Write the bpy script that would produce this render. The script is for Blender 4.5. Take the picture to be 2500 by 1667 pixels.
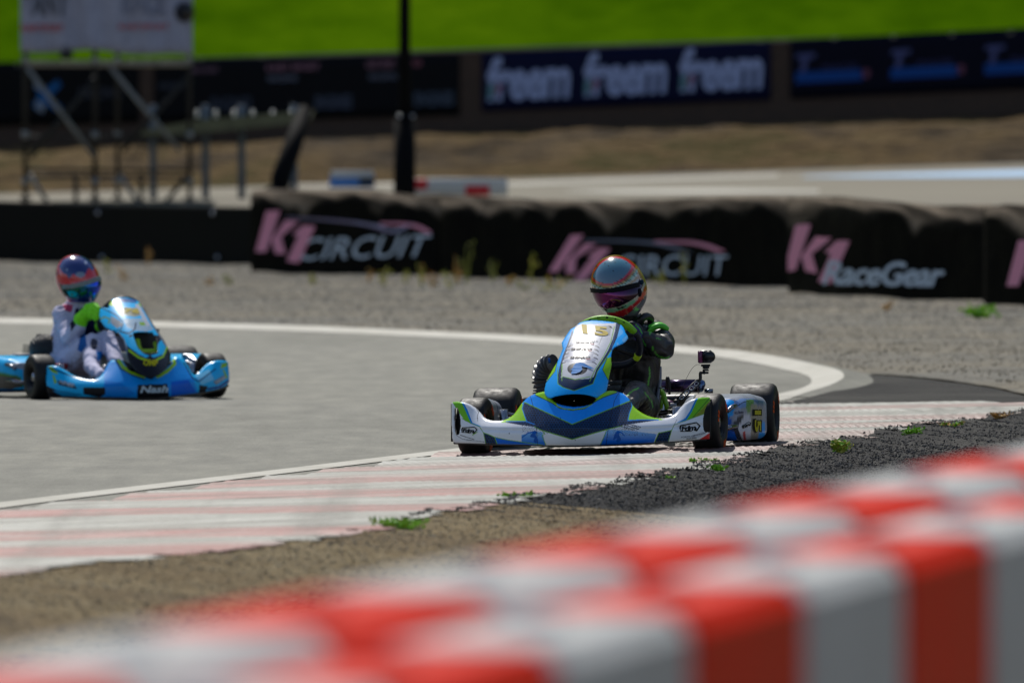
import bpy, math, random
import numpy as np
from mathutils import Vector, Matrix, noise
from mathutils.bvhtree import BVHTree
R = math.radians
random.seed(7); rng = np.random.default_rng(7)
sc = bpy.context.scene
for o in list(bpy.data.objects): bpy.data.objects.remove(o)
C = sc.collection

# ------------------------------------------------------------ camera
W0, H0 = 2500.0, 1667.0
FPX = 24306.0; CAMH = 1.26; HORIZ = 432.0
PITCH = math.atan((H0/2 - HORIZ)/FPX)
cd = bpy.data.cameras.new('camera'); cam = bpy.data.objects.new('camera', cd); C.objects.link(cam)
cam.location = (0, 0, CAMH); cam.rotation_euler = (R(90) - PITCH, 0, 0)
cd.sensor_width = 36; cd.lens = FPX/W0*36; cd.clip_start = 0.5; cd.clip_end = 4000
cd.dof.use_dof = True; cd.dof.focus_distance = 44.75; cd.dof.aperture_fstop = 5.6; cd.dof.aperture_blades = 0
sc.camera = cam
# ------------------------------------------------------------ light
SUN_EL, SUN_AZ = R(52), R(-14)         # azimuth measured from +Y towards +X
w = bpy.data.worlds.new('World'); sc.world = w; w.use_nodes = True
nt = w.node_tree; bg = nt.nodes['Background']
sky = nt.nodes.new('ShaderNodeTexSky'); sky.sky_type = 'NISHITA'; sky.sun_disc = False
sky.sun_elevation = SUN_EL; sky.sun_rotation = SUN_AZ
nt.links.new(sky.outputs[0], bg.inputs[0]); bg.inputs[1].default_value = 0.11
sd = bpy.data.lights.new('sun', 'SUN'); sd.energy = 4.0; sd.angle = R(0.5); sd.color = (1, .955, .88)
so = bpy.data.objects.new('sun', sd); C.objects.link(so)
sv = Vector((math.sin(SUN_AZ)*math.cos(SUN_EL), math.cos(SUN_AZ)*math.cos(SUN_EL), math.sin(SUN_EL)))
so.rotation_euler = sv.to_track_quat('Z', 'Y').to_euler(); so.location = (0, 60, 30)
sc.view_settings.view_transform = 'Standard'; sc.view_settings.look = 'None'
sc.view_settings.gamma = 1; sc.view_settings.exposure = 0.05; sc.view_settings.use_curve_mapping = False

# ------------------------------------------------------------ helpers
def lin(c):
    c = np.array(c, float)/255.0
    return np.where(c <= .04045, c/12.92, ((c+.055)/1.055)**2.4)
def hexa(s): return tuple(int(s[i:i+2], 16) for i in (0, 2, 4))
CAM = np.array([0, 0, CAMH]); FW = np.array([0, math.cos(PITCH), -math.sin(PITCH)])
UP = np.array([0, math.sin(PITCH), math.cos(PITCH)]); RT = np.array([1., 0, 0])
def ground(px, py, z=0.):               # point of the level z seen at a place of the picture
    d = FW + RT*(px-W0/2)/FPX + UP*(H0/2-py)/FPX
    t = (z-CAMH)/d[2]; return (CAM+d*t)
def atd(px, py, Y):                      # point at depth Y
    d = FW + RT*(px-W0/2)/FPX + UP*(H0/2-py)/FPX
    return CAM + d*(Y/d[1])
class View:                              # measuring frame of one thing (its own local axes)
    def __init__(s, ox, oy, k, M=None):
        s.ox, s.oy, s.k = ox, oy, k; s.set(M or Matrix.Identity(4))
    def set(s, M):
        s.M = np.array(M); s.Mi = np.linalg.inv(s.M)
        s.c = s.Mi[:3, :3] @ CAM + s.Mi[:3, 3]
    def dirs(s, qx, qy):
        qx = np.asarray(qx, float); qy = np.asarray(qy, float)
        px = s.ox + qx/s.k; py = s.oy + qy/s.k
        d = FW + RT*((px-W0/2)/FPX)[..., None] + UP*((H0/2-py)/FPX)[..., None]
        return d @ s.Mi[:3, :3].T
    def P(s, qx, qy, yl):
        d = s.dirs(qx, qy); t = (np.asarray(yl, float)-s.c[1])/d[..., 1]
        return s.c + d*t[..., None]
    def proj(s, p):
        p = np.asarray(p, float); wv = p @ s.M[:3, :3].T + s.M[:3, 3] - CAM
        f = wv @ FW; px = W0/2 + (wv @ RT)/f*FPX; py = H0/2 - (wv @ UP)/f*FPX
        return (px-s.ox)*s.k, (py-s.oy)*s.k

def tag(o, label=None, cat=None, group=None, kind=None):
    if label: o['label'] = label
    if cat: o['category'] = cat
    if group: o['group'] = group
    if kind: o['kind'] = kind
    return o
def empty(name, label, cat, loc=(0, 0, 0), rot=(0, 0, 0), group=None):
    o = bpy.data.objects.new(name, None); C.objects.link(o); o.location = loc; o.rotation_euler = rot
    o.empty_display_size = .1
    return tag(o, label, cat, group)
def mkobj(name, V, F, mat, parent=None, smooth=True, cols=None, label=None):
    me = bpy.data.meshes.new(name)
    me.from_pydata([tuple(v) for v in V], [], [tuple(int(i) for i in f) for f in F]); me.update()
    if cols is not None:
        a = me.color_attributes.new('Col', 'FLOAT_COLOR', 'POINT')
        cc = np.ones((len(V), 4), 'f'); cc[:, :3] = cols; a.data.foreach_set('color', cc.ravel())
    if smooth: me.polygons.foreach_set('use_smooth', np.ones(len(me.polygons), bool))
    me.materials.append(mat)
    o = bpy.data.objects.new(name, me); C.objects.link(o)
    if parent is not None: o.parent = parent
    if label: o['label'] = label
    return o
class MB:
    def __init__(s): s.V = []; s.F = []; s.c = []; s.n = 0
    def add(s, V, F, col=None):
        V = np.asarray(V, float); s.V.append(V)
        s.F += [tuple(i+s.n for i in f) for f in F]; s.n += len(V)
        s.c.append(np.tile(lin(col) if col is not None else np.array([.5, .5, .5]), (len(V), 1)))
        return s
    def box(s, c, h, rz=0, ch=.12, col=None, M=None):      # chamfered box
        c = np.array(c, float); h = np.array(h, float)/2; b = min(h)*ch
        V = []
        idx = {}
        for ax in range(3):
            for sx in (-1, 1):
                for sy in (-1, 1):
                    for sz in (-1, 1):
                        sg = np.array([sx, sy, sz]); v = sg*(h-b); v[ax] = sg[ax]*h[ax]
                        idx[(ax, sx, sy, sz)] = len(V); V.append(v)
        F = []
        for ax in range(3):
            o1, o2 = [a for a in range(3) if a != ax]
            for sg in (-1, 1):
                q = []
                for (a, bb) in ((-1, -1), (1, -1), (1, 1), (-1, 1)):
                    k = [0, 0, 0]; k[ax] = sg; k[o1] = a; k[o2] = bb; q.append(idx[(ax, *k)])
                nrm = np.cross(V[q[1]]-V[q[0]], V[q[2]]-V[q[0]])
                if nrm[ax]*sg < 0: q = q[::-1]
                F.append(q)
        for ax in range(3):                                   # edge strips along ax
            o1, o2 = [a for a in range(3) if a != ax]
            for a in (-1, 1):
                for bb in (-1, 1):
                    k0 = [0]*3; k0[o1] = a; k0[o2] = bb; k0[ax] = -1; k1 = list(k0); k1[ax] = 1
                    q = [idx[(o1, *k0)], idx[(o1, *k1)], idx[(o2, *k1)], idx[(o2, *k0)]]
                    nrm = np.cross(V[q[1]]-V[q[0]], V[q[2]]-V[q[0]]); cc = sum(V[i] for i in q)
                    if nrm @ cc < 0: q = q[::-1]
                    F.append(q)
        for sx in (-1, 1):
            for sy in (-1, 1):
                for sz in (-1, 1):
                    q = [idx[(0, sx, sy, sz)], idx[(1, sx, sy, sz)], idx[(2, sx, sy, sz)]]
                    nrm = np.cross(V[q[1]]-V[q[0]], V[q[2]]-V[q[0]])
                    if nrm @ np.array([sx, sy, sz]) < 0: q = q[::-1]
                    F.append(q)
        V = np.array(V)
        if rz: 
            cz, szz = math.cos(rz), math.sin(rz); V = V @ np.array([[cz, -szz, 0], [szz, cz, 0], [0, 0, 1]]).T
        if M is not None: V = V @ np.array(M)[:3, :3].T
        return s.add(V+c, F, col)
    def tube(s, pts, r, n=10, col=None, closed=False, cap=True):
        pts = [np.array(p, float) for p in pts]; m = len(pts)
        rr = r if hasattr(r, '__len__') else [r]*m
        V = []; F = []; prev = None
        for i, p in enumerate(pts):
            if closed: t = pts[(i+1) % m]-pts[i-1]
            else: t = pts[min(i+1, m-1)]-pts[max(i-1, 0)]
            t = t/(np.linalg.norm(t)+1e-9)
            if prev is None:
                a = np.array([0, 0, 1.]) if abs(t[2]) < .9 else np.array([1., 0, 0])
                u = np.cross(t, a)
            else: u = prev - t*(prev @ t)
            u /= np.linalg.norm(u)+1e-9; prev = u; v = np.cross(t, u)
            for k in range(n):
                a = 2*math.pi*k/n; V.append(p + (u*math.cos(a)+v*math.sin(a))*rr[i])
        for i in range(m if closed else m-1):
            j = (i+1) % m
            for k in range(n):
                F.append((i*n+k, i*n+(k+1) % n, j*n+(k+1) % n, j*n+k))
        if cap and not closed: F.append(tuple(range(n))[::-1]); F.append(tuple((m-1)*n+k for k in range(n)))
        return s.add(V, F, col)
    def lathe(s, prof, c, axis='x', n=40, col=None, rot=0, ell=1):   # prof: (along, radius)
        V = []; F = []; m = len(prof)
        for (a, r) in prof:
            for k in range(n):
                t = 2*math.pi*k/n
                p = (a, r*math.cos(t), r*math.sin(t)*ell)
                if axis == 'y': p = (p[1], a, p[2])
                if axis == 'z': p = (p[1], p[2], a)
                V.append(p)
        for i in range(m-1):
            for k in range(n):
                F.append((i*n+k, i*n+(k+1) % n, (i+1)*n+(k+1) % n, (i+1)*n+k))
        V = np.array(V)
        if rot: cz, sz = math.cos(rot), math.sin(rot); V = V @ np.array([[cz, -sz, 0], [sz, cz, 0], [0, 0, 1]]).T
        return s.add(V+np.array(c), F, col)
    def ball(s, c, r, n=14, m=9, col=None, M=None):
        r = np.array(r if hasattr(r, '__len__') else [r]*3, float); V = []; F = []
        for i in range(m+1):
            t = math.pi*i/m
            for k in range(n):
                a = 2*math.pi*k/n; V.append((math.sin(t)*math.cos(a), math.sin(t)*math.sin(a), math.cos(t)))
        for i in range(m):
            for k in range(n): F.append((i*n+k, (i+1)*n+k, (i+1)*n+(k+1) % n, i*n+(k+1) % n))
        V = np.array(V)*r
        if M is not None: V = V @ np.array(M)[:3, :3].T
        return s.add(V+np.array(c, float), F, col)
    def cap(s, p0, r0, p1, r1, n=14, col=None, flat=1.0):     # tapered limb piece with round ends
        p0 = np.array(p0, float); p1 = np.array(p1, float); t = p1-p0; L = np.linalg.norm(t); t /= L
        pts = []; rr = []
        for a in (1.35, .9, .45): pts.append(p0-t*r0*math.sin(a)); rr.append(r0*math.cos(a))
        for k in range(5): pts.append(p0+t*L*k/4); rr.append(r0+(r1-r0)*k/4)
        for a in (.45, .9, 1.35): pts.append(p1+t*r1*math.sin(a)); rr.append(r1*math.cos(a))
        return s.tube(pts, rr, n=n, col=col)
    def build(s, name, mat, parent=None, smooth=True, label=None, cols=True):
        return mkobj(name, np.concatenate(s.V), s.F, mat, parent, smooth, np.concatenate(s.c) if cols else None, label)
def rot2(v, a): return (v[0]*math.cos(a)-v[1]*math.sin(a), v[0]*math.sin(a)+v[1]*math.cos(a))

# ------------------------------------------------------------ materials
MATS = {}
def mat(name, col=None, rough=.5, metal=0., spec=.5, attr=False, nscale=0, namt=0., bscale=0, bamt=0., coat=0., sheen=0., rvar=0., obj=True, bdist=.01):
    if name in MATS: return MATS[name]
    m = bpy.data.materials.new(name); m.use_nodes = True; t = m.node_tree; b = t.nodes['Principled BSDF']
    L = t.links.new; N = t.nodes.new
    tc = N('ShaderNodeTexCoord'); co = tc.outputs['Object']
    if attr: a = N('ShaderNodeVertexColor'); a.layer_name = 'Col'; src = a.outputs[0]
    else: rgb = N('ShaderNodeRGB'); rgb.outputs[0].default_value = (*lin(col), 1); src = rgb.outputs[0]
    if nscale:
        nz = N('ShaderNodeTexNoise'); nz.inputs['Scale'].default_value = nscale; nz.inputs['Detail'].default_value = 6
        L(co, nz.inputs['Vector'])
        mr = N('ShaderNodeMapRange'); mr.inputs[1].default_value = .3; mr.inputs[2].default_value = .7
        mr.inputs[3].default_value = 1-namt; mr.inputs[4].default_value = 1+namt*.6; L(nz.outputs[0], mr.inputs[0])
        mx = N('ShaderNodeVectorMath'); mx.operation = 'SCALE'; L(src, mx.inputs[0]); L(mr.outputs[0], mx.inputs['Scale'])
        src = mx.outputs[0]
        if rvar:
            m2 = N('ShaderNodeMapRange'); m2.inputs[1].default_value = .3; m2.inputs[2].default_value = .7
            m2.inputs[3].default_value = rough-rvar; m2.inputs[4].default_value = rough+rvar; L(nz.outputs[0], m2.inputs[0]); L(m2.outputs[0], b.inputs['Roughness'])
    L(src, b.inputs['Base Color'])
    if not (nscale and rvar): b.inputs['Roughness'].default_value = rough
    b.inputs['Metallic'].default_value = metal; b.inputs['Specular IOR Level'].default_value = spec
    b.inputs['Coat Weight'].default_value = coat; b.inputs['Coat Roughness'].default_value = .06
    b.inputs['Sheen Weight'].default_value = sheen
    if bscale:
        nb = N('ShaderNodeTexNoise'); nb.inputs['Scale'].default_value = bscale; nb.inputs['Detail'].default_value = 5; L(co, nb.inputs['Vector'])
        bp = N('ShaderNodeBump'); bp.inputs['Strength'].default_value = bamt; bp.inputs['Distance'].default_value = bdist
        L(nb.outputs[0], bp.inputs['Height']); L(bp.outputs[0], b.inputs['Normal'])
    MATS[name] = m; return m
M_paint = mat('body_paint', attr=True, rough=.3, spec=.22, coat=.08, nscale=9, namt=.07, rvar=.06, bscale=14, bamt=.12)
M_matt = mat('matt_black_rubber', (9, 9, 11), .8, spec=.1, nscale=20, namt=.3)
M_plain = mat('plain', attr=True, rough=.55, nscale=20, namt=.12)
M_black = mat('black_plastic', (14, 14, 16), rough=.4, nscale=30, namt=.3)
M_tyre = mat('tyre_rubber', (24, 23, 23), rough=.58, spec=.35, nscale=40, namt=.3, rvar=.12, bscale=220, bamt=.35, bdist=.002)
M_metal = mat('bare_metal', (170, 172, 178), rough=.3, metal=1., nscale=30, namt=.2)
M_lime = mat('lime_frame_paint', (128, 176, 30), rough=.35, coat=.3, nscale=20, namt=.12)
M_dec = mat('sticker_print', attr=True, rough=.55, spec=.12, nscale=60, namt=.12)

# ------------------------------------------------------------ painting in the measuring frame
def inside(poly, x, y):
    r = np.zeros(x.shape, bool); n = len(poly)
    for i in range(n):
        x0, y0 = poly[i]; x1, y1 = poly[(i+1) % n]
        if y0 == y1: continue
        c = ((y0 > y) != (y1 > y)) & (x < (x1-x0)*(y-y0)/(y1-y0)+x0); r ^= c
    return r
def segd(pts, x, y, closed=False):
    d = np.full(x.shape, 1e9); n = len(pts)
    for i in range(n if closed else n-1):
        ax, ay = pts[i]; bx, by = pts[(i+1) % n]; dx, dy = bx-ax, by-ay; L = dx*dx+dy*dy+1e-9
        t = np.clip(((x-ax)*dx+(y-ay)*dy)/L, 0, 1); d = np.minimum(d, np.hypot(x-ax-t*dx, y-ay-t*dy))
    return d
def hexmask(x, y, s, wd):
    a = np.array([[1, 0], [.5, .866]])*s
    best = np.full(x.shape, 1e9); sec = np.full(x.shape, 1e9)
    j0 = np.floor(y/a[1, 1]); 
    for dj in (-1, 0, 1, 2):
        j = j0+dj; i0 = np.floor((x-j*a[1, 0])/s)
        for di in (-1, 0, 1, 2):
            i = i0+di; d = np.hypot(x-i*s-j*a[1, 0], y-j*a[1, 1])
            nb = np.minimum(best, d); sec = np.minimum(sec, np.maximum(best, d)); best = nb
    return (sec-best) < wd
def run_paint(ops, x, y):
    c = np.zeros(x.shape+(3,))
    for op in ops:
        k = op[0]
        if k == 'fill': c[:] = lin(op[1]); continue
        if k == 'poly': m = inside(op[1], x, y); col = lin(op[2])
        elif k == 'line': m = segd(op[1], x, y) < op[2]; col = lin(op[3])
        elif k == 'ell': m = ((x-op[1])/op[3])**2+((y-op[2])/op[4])**2 < 1; col = lin(op[5])
        elif k == 'hex': m = inside(op[1], x, y); c[m] = lin(op[4]); m = m & hexmask(x, y, op[2], op[3]); col = lin(op[5])
        elif k == 'fn': m, col = op[1](x, y, c)
        elif k == 'grad':                                  # colour blend (print, painted reflection) between two rows
            m = inside(op[1], x, y); t = np.clip((y-op[2])/(op[3]-op[2]), 0, 1)[..., None]
            g = lin(op[4])*(1-t)+lin(op[5])*t; c[m] = g[m]; continue
        c[m] = col if np.ndim(col) == 1 else col[m]
    return c
def panel(name, V, outline, depthf, ops, step, material, parent, thick=.005, er=0., notch=(), bvh=None, off=.002, label=None, keep=False):
    xs = [p[0] for p in outline]; ys = [p[1] for p in outline]
    gx = np.arange(min(xs), max(xs)+step, step); gy = np.arange(min(ys), max(ys)+step, step)
    X, Y = np.meshgrid(gx, gy)
    cx = X[:-1, :-1]+step/2; cy = Y[:-1, :-1]+step/2
    keepf = inside(outline, cx, cy)
    for n_ in notch: keepf &= ~inside(n_, cx, cy)
    if bvh is None:
        D = depthf(X, Y)
        if er:
            ed = segd(outline, X, Y, True); ins = inside(outline, X, Y); ed = np.where(ins, ed, 0)
            q = np.clip(1-ed/(er*1424.), 0, 1); D = D + er*(1-np.sqrt(np.maximum(1-q*q, 0)))
        P = V.P(X, Y, D)
    else:
        P = np.zeros(X.shape+(3,)); d = V.dirs(X, Y); c = Vector(V.c); ok = np.zeros(X.shape, bool)
        for i in range(X.shape[0]):
            for j in range(X.shape[1]):
                dv = Vector(d[i, j]); h = bvh.ray_cast(c, dv)
                if h[0] is not None:
                    nn = h[1] if h[1].dot(dv) < 0 else -h[1]
                    P[i, j] = h[0] + nn*off; ok[i, j] = True
        keepf &= ok[:-1, :-1] & ok[1:, :-1] & ok[:-1, 1:] & ok[1:, 1:]
    nx = X.shape[1]; ii, jj = np.nonzero(keepf)
    a = ii*nx+jj; F = np.stack([a, a+nx, a+nx+1, a+1], 1)
    used, inv = np.unique(F, return_inverse=True); F = inv.reshape(F.shape)
    PV = P.reshape(-1, 3)[used]
    cols = run_paint(ops, X.ravel()[used], Y.ravel()[used])
    o = mkobj(name, PV, F, material, parent, True, cols, label)
    if thick:
        md = o.modifiers.new('solid', 'SOLIDIFY'); md.thickness = thick; md.offset = -1
    if keep: return o, BVHTree.FromPolygons([tuple(v) for v in PV], [tuple(int(k) for k in f) for f in F])
    return o
def bvh_of(o):
    return BVHTree.FromPolygons([v.co.copy() for v in o.data.vertices], [tuple(p.vertices) for p in o.data.polygons])
def glyphs(body, shear=0., bold=0., space=1.):
    cu = bpy.data.curves.new('tmp', 'FONT'); cu.body = body; cu.shear = shear; cu.offset = bold; cu.space_character = space
    cu.resolution_u = 3
    ob = bpy.data.objects.new('tmp', cu); C.objects.link(ob)
    dg = bpy.context.evaluated_depsgraph_get(); me = bpy.data.meshes.new_from_object(ob.evaluated_get(dg))
    V = np.array([v.co[:] for v in me.vertices]); F = [tuple(p.vertices) for p in me.polygons]
    bpy.data.objects.remove(ob); bpy.data.curves.remove(cu); bpy.data.meshes.remove(me)
    lo = V.min(0); hi = V.max(0); V = (V-(lo+hi)/2)/np.maximum(hi-lo, 1e-6)
    return V, F
def lettering(name, V, bvh, body, cx, cy, wd, ht, ang, col, parent, shear=.0, bold=.0, space=1., off=.0025, rough=None, warp=None, flatdepth=None, material=None):
    g, F = glyphs(body, shear, bold, space)
    return decal(name, V, bvh, [(g[:, 0]*wd, -g[:, 1]*ht, F)], cx, cy, ang, col, parent, off, warp, flatdepth, material)
def decal(name, V, bvh, parts, cx, cy, ang, col, parent, off=.0025, warp=None, flatdepth=None, material=None):
    mb = MB()
    for (gx, gy, F) in parts:
        ca, sa = math.cos(ang), math.sin(ang)
        x = cx+gx*ca-gy*sa; y = cy+gx*sa+gy*ca
        if warp: x, y = warp(x, y)
        if bvh is None: P = V.P(x, y, np.full(x.shape, flatdepth-off))
        else:
            d = V.dirs(x, y); c = Vector(V.c); P = np.zeros((len(x), 3)); miss = []
            for i in range(len(x)):
                dv = Vector(d[i]); h = bvh.ray_cast(c, dv)
                if h[0] is None: miss.append(i); continue
                nn = h[1] if h[1].dot(dv) < 0 else -h[1]
                P[i] = h[0]+nn*off
            if miss:
                bad = set(miss); F = [f for f in F if not any(k in bad for k in f)]
        mb.add(P, F, col)
    if not mb.F: return None
    return mb.build(name, material or M_dec, parent, smooth=False)
def shape(name, V, bvh, polys, col, parent, off=.0025, flatdepth=None, material=None):
    parts = []
    for p in polys:
        x = np.array([a[0] for a in p], float); y = np.array([a[1] for a in p], float)
        from mathutils.geometry import tessellate_polygon
        F = tessellate_polygon([[Vector((a, b, 0)) for a, b in p]])
        parts.append((x, y, [tuple(f) for f in F]))
    return decal(name, V, bvh, parts, 0, 0, 0, col, parent, off, None, flatdepth, material)
def dens(pts, n=8):
    out = []
    for i in range(len(pts)-1):
        for k in range(n): t = k/n; out.append((pts[i][0]*(1-t)+pts[i+1][0]*t, pts[i][1]*(1-t)+pts[i+1][1]*t))
    return out+[pts[-1]]
def spline(pts, n=8):
    pts = [np.array(p, float) for p in pts]; P = [2*pts[0]-pts[1]]+pts+[2*pts[-1]-pts[-2]]; out = []
    for i in range(1, len(P)-2):
        for k in range(n):
            t = k/n; a, b, c, d = P[i-1:i+3]
            out.append(.5*((2*b)+(c-a)*t+(2*a-5*b+4*c-d)*t*t+(3*b-a-3*c+d)*t**3))
    out.append(pts[-1]); return out
def remesh(mb, name, voxel, material, parent, smooth=4, wr=0., wscale=18, col=None, wfun=None, label=None):
    o = mb.build(name, material, None); md = o.modifiers.new('r', 'REMESH'); md.mode = 'VOXEL'; md.voxel_size = voxel
    sm = o.modifiers.new('s', 'SMOOTH'); sm.iterations = smooth; sm.factor = .6
    dg = bpy.context.evaluated_depsgraph_get(); me = bpy.data.meshes.new_from_object(o.evaluated_get(dg)); me.name = name
    bpy.data.objects.remove(o)
    n = len(me.vertices); co = np.zeros(n*3); me.vertices.foreach_get('co', co); co = co.reshape(-1, 3)
    no = np.zeros(n*3); me.vertices.foreach_get('normal', no); no = no.reshape(-1, 3)
    if wr:
        for i in range(n):
            p = Vector(co[i])*wscale; a = noise.noise(p+Vector((0, 0, noise.noise(p*.5)*3)))
            b = noise.noise(p*2.3+Vector((5, 2, 1)))
            k = wr if wfun is None else wr*wfun(co[i])
            co[i] += no[i]*k*((1-abs(a)*2.6)*.8+b*.5-.3)
        me.vertices.foreach_set('co', co.ravel())
    for a in list(me.color_attributes): me.color_attributes.remove(a)
    if col is not None:
        a = me.color_attributes.new('Col', 'FLOAT_COLOR', 'POINT'); cc = np.ones((n, 4), 'f'); cc[:, :3] = col(co); a.data.foreach_set('color', cc.ravel())
    me.polygons.foreach_set('use_smooth', np.ones(len(me.polygons), bool)); me.materials.clear(); me.materials.append(material)
    o = bpy.data.objects.new(name, me); C.objects.link(o)
    if parent is not None: o.parent = parent
    if label: o['label'] = label
    return o
# ============================================================ SETTING
S0 = np.array([.2229, .9748])                 # run of the near edge line on the ground
def gmat(name, stops, scale, rough, bump, bs, spec=.5, big=.6, stretch=None, fleck=None, rv=.1, bdist=.02):
    m = bpy.data.materials.new(name); m.use_nodes = True; t = m.node_tree; b = t.nodes['Principled BSDF']; N = t.nodes.new; L = t.links.new
    tc = N('ShaderNodeTexCoord'); mp = N('ShaderNodeMapping'); L(tc.outputs['Object'], mp.inputs[0])
    if stretch: mp.inputs['Rotation'].default_value = (0, 0, R(stretch[0])); mp.inputs['Scale'].default_value = (stretch[1], stretch[2], 1)
    n1 = N('ShaderNodeTexNoise'); n1.inputs['Scale'].default_value = scale; n1.inputs['Detail'].default_value = 8; n1.inputs['Roughness'].default_value = .65
    n2 = N('ShaderNodeTexNoise'); n2.inputs['Scale'].default_value = big; n2.inputs['Detail'].default_value = 5
    L(mp.outputs[0], n1.inputs[0]); L(mp.outputs[0], n2.inputs[0])
    mx = N('ShaderNodeMath'); mx.operation = 'ADD'; L(n1.outputs[0], mx.inputs[0]); L(n2.outputs[0], mx.inputs[1])
    hf = N('ShaderNodeMath'); hf.operation = 'MULTIPLY'; hf.inputs[1].default_value = .5; L(mx.outputs[0], hf.inputs[0])
    cr = N('ShaderNodeValToRGB'); e = cr.color_ramp.elements
    e[0].position = stops[0][0]; e[0].color = (*lin(stops[0][1]), 1); e[1].position = stops[-1][0]; e[1].color = (*lin(stops[-1][1]), 1)
    for p, c in stops[1:-1]: k = e.new(p); k.color = (*lin(c), 1)
    L(hf.outputs[0], cr.inputs[0]); out = cr.outputs[0]
    if fleck:
        v = N('ShaderNodeTexVoronoi'); v.inputs['Scale'].default_value = fleck[0]; L(tc.outputs['Object'], v.inputs['Vector'])
        mr = N('ShaderNodeMapRange'); mr.inputs[3].default_value = fleck[1]; mr.inputs[4].default_value = fleck[2]
        sp = N('ShaderNodeSeparateColor'); L(v.outputs['Color'], sp.inputs[0]); L(sp.outputs[0], mr.inputs[0])
        sc_ = N('ShaderNodeVectorMath'); sc_.operation = 'SCALE'; L(out, sc_.inputs[0]); L(mr.outputs[0], sc_.inputs['Scale']); out = sc_.outputs[0]
    L(out, b.inputs['Base Color']); b.inputs['Specular IOR Level'].default_value = spec
    mr = N('ShaderNodeMapRange'); mr.inputs[1].default_value = .35; mr.inputs[2].default_value = .65; mr.inputs[3].default_value = rough-rv; mr.inputs[4].default_value = rough+rv
    L(n2.outputs[0], mr.inputs[0]); L(mr.outputs[0], b.inputs['Roughness'])
    if bump:
        nb = N('ShaderNodeTexNoise'); nb.inputs['Scale'].default_value = bs; nb.inputs['Detail'].default_value = 6; L(mp.outputs[0], nb.inputs[0])
        bp = N('ShaderNodeBump'); bp.inputs['Strength'].default_value = bump; bp.inputs['Distance'].default_value = bdist
        L(nb.outputs[0], bp.inputs['Height']); L(bp.outputs[0], b.inputs['Normal'])
    return m
M_tar = gmat('worn_asphalt', [(.3, (60, 60, 55)), (.45, (90, 90, 83)), (.55, (108, 107, 98)), (.7, (132, 130, 119))], 10, .66, .5, 90, spec=.35, big=1.1, stretch=(-4, .5, .10), fleck=(260, .86, 1.1), bdist=.006)
M_dark = gmat('fresh_asphalt', [(.3, (16, 16, 17)), (.5, (28, 28, 30)), (.72, (48, 48, 51))], 30, .75, 1., 70, spec=.2, big=1.2, fleck=(110, .6, 1.3), bdist=.03)
M_grav = gmat('gravel_bed', [(.34, (78, 76, 70)), (.46, (104, 101, 92)), (.54, (122, 115, 100)), (.68, (138, 131, 116))], 3.2, .85, .9, 16, spec=.3, big=.28, fleck=(14, .72, 1.15), bdist=.08)
M_dirt = gmat('roadside_dirt', [(.34, (78, 62, 38)), (.46, (110, 92, 62)), (.54, (130, 114, 84)), (.7, (146, 136, 112))], 26, .9, .9, 60, spec=.2, big=.9, fleck=(45, .65, 1.2), bdist=.03)
M_back = gmat('far_service_road', [(.3, (92, 86, 73)), (.5, (112, 106, 92)), (.7, (130, 124, 110))], .8, .8, .3, 20, spec=.3, big=.12, stretch=(0, .12, 1))
M_bank = gmat('dry_bank', [(.36, (34, 27, 17)), (.45, (66, 53, 35)), (.53, (98, 80, 52)), (.60, (68, 62, 32)), (.68, (108, 90, 62))], 1.3, .95, .8, 6, spec=.1, big=.45, stretch=(0, .5, 1), bdist=.3)
M_hill = gmat('green_hill_grass', [(.32, (36, 62, 2)), (.45, (54, 84, 2)), (.55, (68, 98, 4)), (.68, (84, 112, 8))], .5, .95, .5, 9, spec=.0, big=.05)

def sheet(name, P2, z, m, label=None, kind='structure'):
    """flat sheet from a plan outline; z is a number or a function of (x, y)"""
    from mathutils.geometry import tessellate_polygon
    F = tessellate_polygon([[Vector((a, b, 0)) for a, b in P2]])
    V = [(a, b, z(a, b) if callable(z) else z) for a, b in P2]
    F = [tuple(f) if np.cross(np.subtract(V[f[1]], V[f[0]]), np.subtract(V[f[2]], V[f[0]]))[2] > 0 else tuple(f)[::-1] for f in F]
    o = mkobj(name, V, F, m, None, False); tag(o, label, None, None, kind); return o
def grid(name, X, Y, Z, m, kind='structure', parent=None):
    ny, nx = X.shape; V = np.stack([X, Y, Z], -1).reshape(-1, 3)
    ii, jj = np.meshgrid(np.arange(ny-1), np.arange(nx-1), indexing='ij'); a = (ii*nx+jj).ravel()
    F = np.stack([a, a+1, a+nx+1, a+nx], 1); o = mkobj(name, V, F, m, parent, True)
    if kind: o['kind'] = kind
    return o
def fbm(x, y, s=1., seed=0):
    return sum(np.sin(x*s*f+seed*1.7+np.sin(y*s*f*1.3+seed)*1.5)*np.cos(y*s*f*.9+seed*2.1+np.sin(x*s*f*.7)*1.3)/f for f in (1, 2.1, 4.3))/1.8

# base ground: one sheet from behind the camera to the foot of the rise
gx = np.concatenate([[-400, -120, -40], np.linspace(-14, 14, 57), [40, 120, 400]])
gy = np.concatenate([[-60, -10], np.linspace(2, 143, 80)])
X, Y = np.meshgrid(gx, gy); Z = -.03+.012*fbm(X, Y, .8)*(Y < 60)
ground_o = grid('ground', X, Y, Z, M_dirt)

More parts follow.
